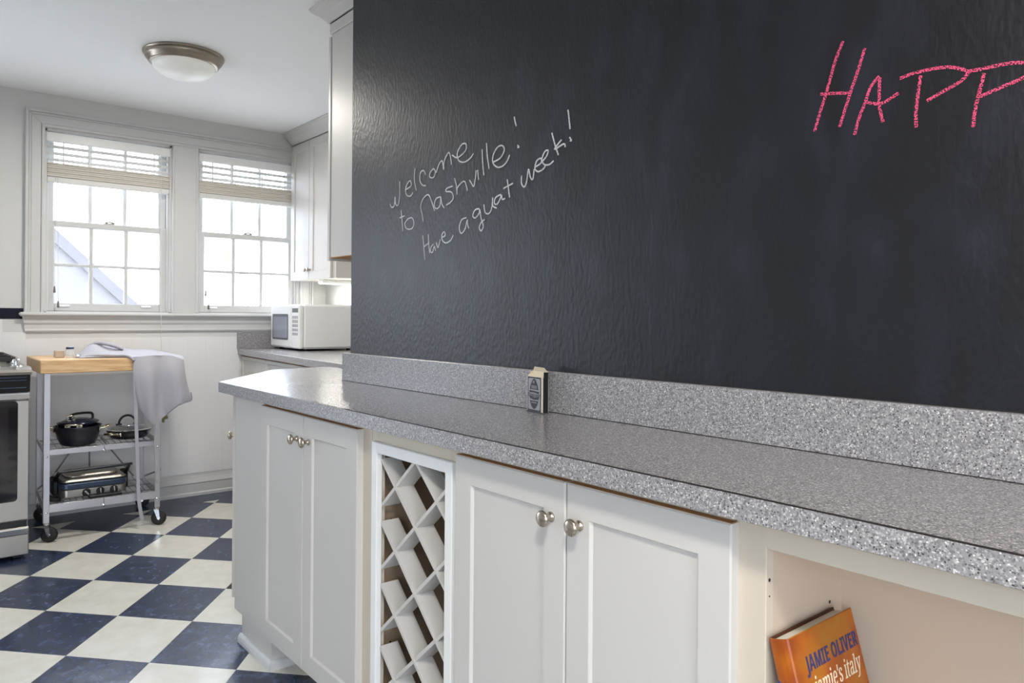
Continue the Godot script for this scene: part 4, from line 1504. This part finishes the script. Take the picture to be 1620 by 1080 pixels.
	g.tube([gq + Vector3(-0.066, 0.028, 0), gq + Vector3(-0.036, 0.028, 0)], 0.005, 8)
	g.tube([gq + Vector3(0.022, 0.028, 0), gq + Vector3(0.046, 0.027, 0)], 0.005, 8)
	part("arched_handle", g, M.dark, gl)

	# electric grill
	var yb := 0.186
	var b := thing("electric_grill", "silver countertop grill with three knobs on the cart's lower shelf", "grill", Vector3(0.82, yb, -4.58))
	var x0 := 0.668
	var x1 := 0.980
	g = G.new()
	g.prism(round_rect(x0, 4.452, x1, 4.745, 0.03, 5), yb + 0.006, yb + 0.050, Transform3D(Basis(Vector3.RIGHT, -PI / 2), Vector3.ZERO), 0.004)
	var bd := part("body", g, M.steel, b)
	g = G.new()
	g.prism(round_rect(x0 - 0.003, 4.449, x1 + 0.003, 4.748, 0.032, 5), yb + 0.050, yb + 0.078, Transform3D(Basis(Vector3.RIGHT, -PI / 2), Vector3.ZERO), 0.003)
	part("dark_band", g, M.band, b)
	g = G.new()
	g.prism(round_rect(x0, 4.452, x1, 4.745, 0.032, 5), yb + 0.078, yb + 0.098, Transform3D(Basis(Vector3.RIGHT, -PI / 2), Vector3.ZERO), 0.009)
	g.prism(round_rect(x0 + 0.03, 4.50, x1 - 0.03, 4.72, 0.04, 5), yb + 0.097, yb + 0.112, Transform3D(Basis(Vector3.RIGHT, -PI / 2), Vector3.ZERO), 0.010)
	part("lid", g, M.steel, b)
	for k in 3:
		var kx: float = 0.785 + k * 0.065
		var t := Transform3D(Basis(Vector3.RIGHT, PI / 2), Vector3(kx, yb + 0.026, -4.453))
		g = G.new()
		g.lathe([Vector2(0.020, 0), Vector2(0.020, 0.003), Vector2(0.016, 0.004), Vector2(0.015, 0.014), Vector2(0, 0.015)], t, 22)
		var kn := part("knob", g, M.dark, bd)
		g = G.new()
		g.box(Vector3(-0.0035, 0.012, -0.015), Vector3(0.0035, 0.021, 0.015), 0.0015, t * Transform3D(Basis(Vector3.UP, [0.7, 0.1, 0.1][k]), Vector3.ZERO))
		part("pointer", g, M.chrome, kn)
	for e in [0, 1]:
		g = G.new()
		var hx: float = x0 - 0.012 if e == 0 else x1 + 0.012
		var sg := -1.0 if e == 0 else 1.0
		g.tube(smooth_path([Vector3(hx + sg * 0.004, yb + 0.070, -4.60), Vector3(hx, yb + 0.108, -4.52), Vector3(hx - sg * 0.004, yb + 0.142, -4.455)], 5), 0.009, 8, false, 0.012)
		g.lathe([Vector2(0, -0.016), Vector2(0.020, -0.016), Vector2(0.022, 0), Vector2(0.020, 0.016), Vector2(0, 0.016)], Transform3D(Basis(Vector3.BACK, PI / 2), Vector3(hx, yb + 0.085, -4.585)), 16)
		g.box(Vector3(hx - 0.012, yb + 0.010, -4.64), Vector3(hx + 0.012, yb + 0.085, -4.54), 0.005)
		part("handle_arm", g, M.dark, b)
	g = G.new()
	g.tube([Vector3(x0 - 0.012, yb + 0.146, -4.450), Vector3(x1 + 0.024, yb + 0.152, -4.450)], 0.0085, 8, false, 0.007)
	part("handle_bar", g, plain(Color(0.12, 0.14, 0.18), 0.3), b)
	g = G.new()
	g.box(Vector3(0.79, yb + 0.001, -4.458), Vector3(0.945, yb + 0.014, -4.40), 0.002)
	part("drip_tray", g, M.dark, b)
	g = G.new()
	var cp := []
	for i in 40:
		var a := TAU * i / 13.0
		cp.append(Vector3(0.632 + cos(a) * 0.030 + 0.004 * sin(i * 1.7), yb + 0.004 + i * 0.0004 + 0.010 * absf(sin(a * 0.5)), -4.43 + sin(a) * 0.034))
	g.tube(cp, 0.004, 7)
	g.tube(smooth_path([Vector3(0.64, yb + 0.008, -4.46), Vector3(0.60, yb + 0.06, -4.52), Vector3(0.63, yb + 0.10, -4.60), Vector3(0.665, yb + 0.05, -4.66)], 6), 0.004, 7)
	part("power_cord", g, M.rubber, b)

	# apron thrown over the right end
	var ap := thing("apron", "grey cloth apron draped over the right end of the cart", "apron", Vector3(1.10, 0.92, -4.45))
	var top := [
		[Vector3(0.800, 0.926, -4.74), Vector3(0.862, 0.988, -4.72), Vector3(0.935, 0.975, -4.72), Vector3(1.047, 0.952, -4.72), Vector3(1.190, 0.942, -4.72), Vector3(1.285, 0.905, -4.70)],
		[Vector3(0.762, 0.926, -4.62), Vector3(0.836, 0.982, -4.60), Vector3(0.918, 0.956, -4.60), Vector3(1.020, 0.948, -4.60), Vector3(1.157, 0.942, -4.60), Vector3(1.283, 0.915, -4.58)],
		[Vector3(0.748, 0.923, -4.48), Vector3(0.812, 0.945, -4.47), Vector3(0.900, 0.938, -4.46), Vector3(1.000, 0.928, -4.45), Vector3(1.130, 0.938, -4.45), Vector3(1.262, 0.912, -4.44)],
		[Vector3(0.752, 0.922, -4.440), Vector3(0.806, 0.924, -4.425), Vector3(0.900, 0.924, -4.40), Vector3(0.988, 0.922, -4.357), Vector3(1.112, 0.927, -4.352), Vector3(1.240, 0.900, -4.352)]]
	var hang := [
		[Vector3(0.988, 0.922, -4.357), Vector3(1.050, 0.926, -4.353), Vector3(1.112, 0.928, -4.354), Vector3(1.180, 0.924, -4.352), Vector3(1.240, 0.900, -4.354)],
		[Vector3(0.985, 0.835, -4.348), Vector3(1.047, 0.833, -4.318), Vector3(1.117, 0.835, -4.340), Vector3(1.188, 0.837, -4.312), Vector3(1.247, 0.822, -4.345)],
		[Vector3(0.992, 0.755, -4.348), Vector3(1.054, 0.745, -4.310), Vector3(1.124, 0.742, -4.342), Vector3(1.196, 0.750, -4.303), Vector3(1.262, 0.746, -4.342)],
		[Vector3(1.004, 0.690, -4.346), Vector3(1.061, 0.655, -4.310), Vector3(1.128, 0.648, -4.346), Vector3(1.199, 0.690, -4.300), Vector3(1.274, 0.705, -4.340)],
		[Vector3(1.020, 0.645, -4.344), Vector3(1.076, 0.562, -4.316), Vector3(1.145, 0.600, -4.346), Vector3(1.197, 0.652, -4.303), Vector3(1.281, 0.672, -4.340)]]
	g = G.new()
	g.sheet(fine(top, 5, 0.002), 0.0015)
	g.sheet(fine(hang, 6, 0.003), 0.0015)
	part("cloth", g, M.cloth, ap)
	g = G.new()
	var hem := fine(hang, 6, 0.003)
	g.sheet(hem.slice(hem.size() - 3), 0.0024)
	part("hem", g, M.cloth, ap)
	g = G.new()
	g.tube(smooth_path([Vector3(1.150, 0.605, -4.341), Vector3(1.197, 0.655, -4.299), Vector3(1.240, 0.667, -4.316), Vector3(1.278, 0.676, -4.335), Vector3(1.275, 0.720, -4.336)], 5), 0.0022, 6)
	part("edge_binding", g, M.cloth_dark, ap)
	g = G.new()
	g.tube(smooth_path([Vector3(0.780, 0.930, -4.46), Vector3(0.840, 0.934, -4.428), Vector3(0.905, 0.932, -4.405), Vector3(0.960, 0.930, -4.372), Vector3(0.990, 0.905, -4.352)], 6), 0.011, 8, false, 0.007)
	part("folded_edge", g, M.cloth, ap)
	g = G.new()
	g.tube(smooth_path([Vector3(0.835, 0.975, -4.66), Vector3(0.870, 0.992, -4.63), Vector3(0.925, 0.982, -4.60), Vector3(0.985, 0.958, -4.60)], 6), 0.022, 9, false, 0.011)
	part("folded_edge", g, M.cloth, ap)
	g = G.new()
	g.tube(smooth_path([Vector3(0.990, 0.885, -4.349), Vector3(0.992, 0.80, -4.346), Vector3(0.997, 0.635, -4.350), Vector3(1.006, 0.398, -4.346), Vector3(1.012, 0.20, -4.344), Vector3(1.018, 0.12, -4.338), Vector3(1.031, 0.050, -4.340)], 6), 0.0125, 4, false, 0.0012, Vector3.BACK)
	part("tie", g, M.cloth, ap)
	g = G.new()
	g.tube(smooth_path([Vector3(1.088, 0.62, -4.338), Vector3(1.090, 0.456, -4.336), Vector3(1.097, 0.36, -4.338), Vector3(1.101, 0.31, -4.336), Vector3(1.094, 0.27, -4.338), Vector3(1.104, 0.235, -4.338)], 6), 0.006, 4, false, 0.0012, Vector3.BACK)
	part("tie", g, M.cloth, ap)

	# small things beside the cloth
	var wb := boxed("wooden_block", Vector3(0.655, 0.9192, -4.62), Vector3(0.698, 0.956, -4.57), plain(Color(0.72, 0.64, 0.57), 0.6), self, 0.003)
	tag(wb, "tiny beige block on the cart top left of the cloth", "block")
	var gj := thing("glass_jar", "small clear glass jar with a dark lid on the cart top", "jar", Vector3(0.722, 0.919, -4.56))
	g = G.new()
	g.lathe([Vector2(0, 0.0004), Vector2(0.020, 0.0004), Vector2(0.022, 0.004), Vector2(0.022, 0.034), Vector2(0.018, 0.040), Vector2(0.018, 0.046), Vector2(0.016, 0.046), Vector2(0.020, 0.034), Vector2(0.019, 0.005), Vector2(0, 0.004)], Transform3D(Basis(), Vector3(0.722, 0.919, -4.56)), 20)
	part("glass", g, M.spark, gj)
	g = G.new()
	g.lathe([Vector2(0.0185, 0.045), Vector2(0.0195, 0.047), Vector2(0.0195, 0.055), Vector2(0.016, 0.057), Vector2(0, 0.057)], Transform3D(Basis(), Vector3(0.722, 0.919, -4.56)), 20)
	part("lid", g, M.band, gj)
	var ch := thing("metal_chain", "little heap of silver chain beside the glass jar", "chain", Vector3(0.745, 0.919, -4.49))
	g = G.new()
	var r := RandomNumberGenerator.new()
	r.seed = 5
	for i in 9:
		var cc := Vector3(0.728 + r.randf() * 0.03, 0.924 + 0.005 * (i % 3), -4.505 + r.randf() * 0.03)
		var u := Vector3(r.randf_range(-1, 1), r.randf_range(-0.4, 0.4), r.randf_range(-1, 1)).normalized()
		var w := u.cross(Vector3(0.3, 1, 0.2)).normalized()
		g.tube(arc(cc, u * 0.009, w * 0.005, 0, TAU, 10), 0.0016, 6)
	part("links", g, M.chrome, ch)

# finer rows through a grid of points, with soft folds running down
func fine(rows: Array, n: int, fold: float) -> Array:
	var wide := []
	for r in rows:
		wide.append(smooth_path(r, n))
	var out := []
	var cols: int = wide[0].size()
	var per := []
	for j in cols:
		var col := []
		for r in wide:
			col.append(r[j])
		per.append(smooth_path(col, n))
	var m: int = per[0].size()
	for i in m:
		var row := []
		for j in cols:
			var p: Vector3 = per[j][i]
			var k := float(i) / (m - 1)
			p.z += fold * minf(1.0, k * 2.0) * (sin(j * 0.95 + k * 1.8) + 0.5 * sin(j * 2.1 - k * 2.0))
			row.append(p)
		out.append(row)
	return out

# ---------------------------------------------------------------- on the counter and in the niche
func letters(text: String, size: float, mat: Material, par: Node, xf: Transform3D, serif := false, italic := 0.0) -> MeshInstance3D:
	var sf := SystemFont.new()
	sf.font_names = PackedStringArray(["Droid Serif" if serif else "Droid Sans"])
	if not serif:
		sf.font_weight = 700
	var tm := TextMesh.new()
	tm.text = text
	tm.font = sf
	tm.font_size = 64
	tm.pixel_size = size / 64.0
	tm.depth = 0.0006
	tm.curve_step = 1.0
	var o := MeshInstance3D.new()
	o.name = "lettering"
	o.mesh = tm
	o.material_override = mat
	par.add_child(o, true)
	var b := xf.basis
	if italic != 0.0:
		b = b * Basis(Vector3(1, 0, 0), Vector3(italic, 1, 0), Vector3(0, 0, 1))
	o.transform = world_of(par).affine_inverse() * Transform3D(b, xf.origin)
	return o

func small_things():
	# pack of playing cards, its flap open
	var t := facing(Vector3(1.243, 0.9143, -1.437), -PI / 2 - 0.12)
	var cd := thing("card_box", "small black and white card box with an open cream flap on the counter", "card box", Vector3(1.245, 0.914, -1.40))
	var w := 0.069
	var h := 0.090
	var d := 0.019
	var g := G.new()
	g.box(Vector3(0, 0, -d), Vector3(w, h, 0), 0.0012, t)
	var bx := part("carton", g, M.box_edge, cd)
	g = G.new()
	g.prism(poly([0.004, 0.003, w - 0.006, 0.003, w - 0.006, h - 0.0005, 0.004, h - 0.0005]), 0, 0.0003, t)
	g.box(Vector3(w, 0.002, -d + 0.002), Vector3(w + 0.0004, h - 0.001, -0.002), 0.0, t)
	g.box(Vector3(0.0, 0.0, -d), Vector3(w, 0.0035, 0.0004), 0.0, t)
	part("dark_print", g, M.box_ink, bx)
	g = G.new()
	g.prism(round_rect(0.0075, 0.0075, w - 0.0095, h - 0.004, 0.004, 3), 0.0002, 0.0006, t)
	part("grey_print", g, M.box_face, bx)
	g = G.new()
	var m := w / 2 - 0.001
	g.prism(poly([m - 0.019, 0.058, m - 0.015, 0.070, m - 0.007, 0.082, m, 0.086, m + 0.007, 0.082, m + 0.015, 0.070, m + 0.019, 0.058]), 0.0005, 0.0009, t)
	g.prism(poly([m - 0.019, 0.030, m + 0.019, 0.030, m + 0.013, 0.018, m + 0.006, 0.011, m, 0.009, m - 0.006, 0.011, m - 0.013, 0.018]), 0.0005, 0.0009, t)
	g.prism(poly([m - 0.022, 0.0555, m + 0.022, 0.0535, m + 0.020, 0.0480, m, 0.0505, m - 0.020, 0.0500]), 0.0005, 0.0009, t)
	g.prism(poly([m - 0.020, 0.0420, m, 0.0385, m + 0.022, 0.0405, m + 0.020, 0.0335, m, 0.0325, m - 0.018, 0.0350]), 0.0005, 0.0009, t)
	part("ornament", g, M.box_ink, bx)
	letters("Hpstcade", 0.0125, M.box_ink, bx, t * Transform3D(Basis(), Vector3(m, 0.0445, 0.0008)), true, 0.15)
	g = G.new()
	g.prism(poly([m - 0.001, 0.073, m + 0.001, 0.073, m + 0.001, 0.081, m - 0.001, 0.081]), 0.0008, 0.0012, t)
	g.prism(poly([m - 0.006, 0.074, m - 0.004, 0.074, m - 0.003, 0.080, m - 0.0045, 0.080]), 0.0008, 0.0012, t)
	for k in 5:
		g.prism(poly([m - 0.011 + k * 0.005, 0.060, m - 0.009 + k * 0.005, 0.060, m - 0.009 + k * 0.005, 0.0685, m - 0.011 + k * 0.005, 0.0685]), 0.0008, 0.0012, t)
	g.prism(poly([m - 0.012, 0.0245, m + 0.012, 0.0245, m + 0.010, 0.0265, m - 0.010, 0.0265]), 0.0008, 0.0012, t)
	part("light_print", g, M.box_face, bx)
	# tuck flap, bent back and up, and a side wing
	g = G.new()
	g.loft([[t * Vector3(0.001, h, -d + 0.001), t * Vector3(w - 0.002, h, -d + 0.001), t * Vector3(w - 0.002, h, -d), t * Vector3(0.001, h, -d)],
		[t * Vector3(0.002, h + 0.014, -d + 0.001), t * Vector3(w - 0.003, h + 0.013, -d + 0.001), t * Vector3(w - 0.003, h + 0.013, -d), t * Vector3(0.002, h + 0.014, -d)],
		[t * Vector3(0.012, h + 0.024, -d + 0.004), t * Vector3(w - 0.016, h + 0.023, -d + 0.004), t * Vector3(w - 0.016, h + 0.023, -d + 0.003), t * Vector3(0.012, h + 0.024, -d + 0.003)]])
	g.loft([[t * Vector3(0.0, h, -0.002), t * Vector3(0.0, h, -d + 0.002), t * Vector3(0.0006, h, -d + 0.002), t * Vector3(0.0006, h, -0.002)],
		[t * Vector3(0.012, h + 0.012, -0.004), t * Vector3(0.012, h + 0.012, -d + 0.004), t * Vector3(0.0125, h + 0.0115, -d + 0.004), t * Vector3(0.0125, h + 0.0115, -0.004)]])
	g.loft([[t * Vector3(0.002, h - 0.001, -0.0005), t * Vector3(w - 0.002, h - 0.001, -0.0005), t * Vector3(w - 0.002, h - 0.001, -0.001), t * Vector3(0.002, h - 0.001, -0.001)],
		[t * Vector3(0.003, h + 0.013, -d + 0.004), t * Vector3(w - 0.004, h + 0.012, -d + 0.004), t * Vector3(w - 0.004, h + 0.012, -d + 0.003), t * Vector3(0.003, h + 0.013, -d + 0.003)]])
	part("open_flap", g, M.box_flap, bx)
	g = G.new()
	g.box(Vector3(w - 0.0012, h - 0.001, -d + 0.002), Vector3(w + 0.0004, h + 0.013, -0.004), 0.0, t)
	part("side_wing", g, M.box_ink, bx)

	# cookbook leaning in the niche
	var tilt := 0.27
	var yb := 0.4575
	var bt := Transform3D(Basis(Vector3.RIGHT, -tilt), Vector3.ZERO)
	# book axes: x into the cabinet from the spine, y up along the spine, z towards the camera (front cover)
	var hb := 0.262
	var wd := 0.182
	var th := 0.031
	var up := bt.basis * Vector3.UP
	var front_top := Vector3(0.952, 0.7125, -0.546)
	var org := front_top - up * hb
	var bx2 := Transform3D(bt.basis, org)
	var bk := thing("cookbook", "orange hardback cookbook leaning in the open shelf cabinet", "book", Vector3(1.04, yb, -0.48))
	g = G.new()
	g.box(Vector3(0.001, 0, -0.0028), Vector3(wd, hb, 0), 0.0008, bx2)
	var fc := part("front_cover", g, M.cover, bk)
	g = G.new()
	g.box(Vector3(0.001, 0, -th), Vector3(wd, hb, -th + 0.0028), 0.0008, bx2)
	part("back_cover", g, M.book_back, bk)
	g = G.new()
	var sp := []
	for k in 7:
		var a := PI * k / 6.0
		sp.append(Vector2(0.002 - 0.005 * sin(a), -th + th * (0.5 - 0.5 * cos(a))))
	var sp2 := []
	for k in 7:
		sp2.append(Vector2(sp[6 - k].x + 0.0022, clampf(sp[6 - k].y, -th + 0.0026, -0.0026)))
	var pv := PackedVector2Array()
	for p in sp + sp2:
		pv.append(Vector2(p.x, -p.y))
	g.prism(pv, 0, hb, bx2 * Transform3D(Basis(Vector3.RIGHT, -PI / 2), Vector3.ZERO))
	var spn := part("spine", g, M.cover, bk)
	g = G.new()
	g.box(Vector3(0.003, 0.004, -th + 0.0029), Vector3(wd - 0.005, hb - 0.004, -0.0029), 0.0, bx2)
	part("pages", g, M.paper, bk)
	letters("JAMIE OLIVER", 0.0285, M.ink_blue, fc, bx2 * Transform3D(Basis().scaled(Vector3(0.78, 1, 1)), Vector3(wd / 2 + 0.012, hb - 0.042, 0.0004)))
	letters("jamie's italy", 0.033, M.ink_white, fc, bx2 * Transform3D(Basis().scaled(Vector3(0.70, 1, 1)), Vector3(wd / 2 + 0.014, hb - 0.074, 0.0004)), true, 0.22)
	letters("JAMIE OLIVER", 0.022, M.ink_spine, spn, bx2 * Transform3D(Basis(Vector3(0, -1, 0), Vector3(0, 0, 1), Vector3(-1, 0, 0)).scaled_local(Vector3(0.8, 1, 1)), Vector3(-0.0032, hb - 0.115, -th / 2)))
	# plain printed figure in the middle of the cover: dark head of hair over a pale shape
	g = G.new()
	var hd := PackedVector2Array()
	for k in 18:
		var a := TAU * k / 18.0
		hd.append(Vector2(wd / 2 + 0.006 + cos(a) * 0.020 * (1.0 + 0.06 * sin(a * 5)), hb - 0.135 + sin(a) * 0.024))
	g.prism(hd, 0.0, 0.0005, bx2)
	part("printed_figure", g, M.hair, fc)
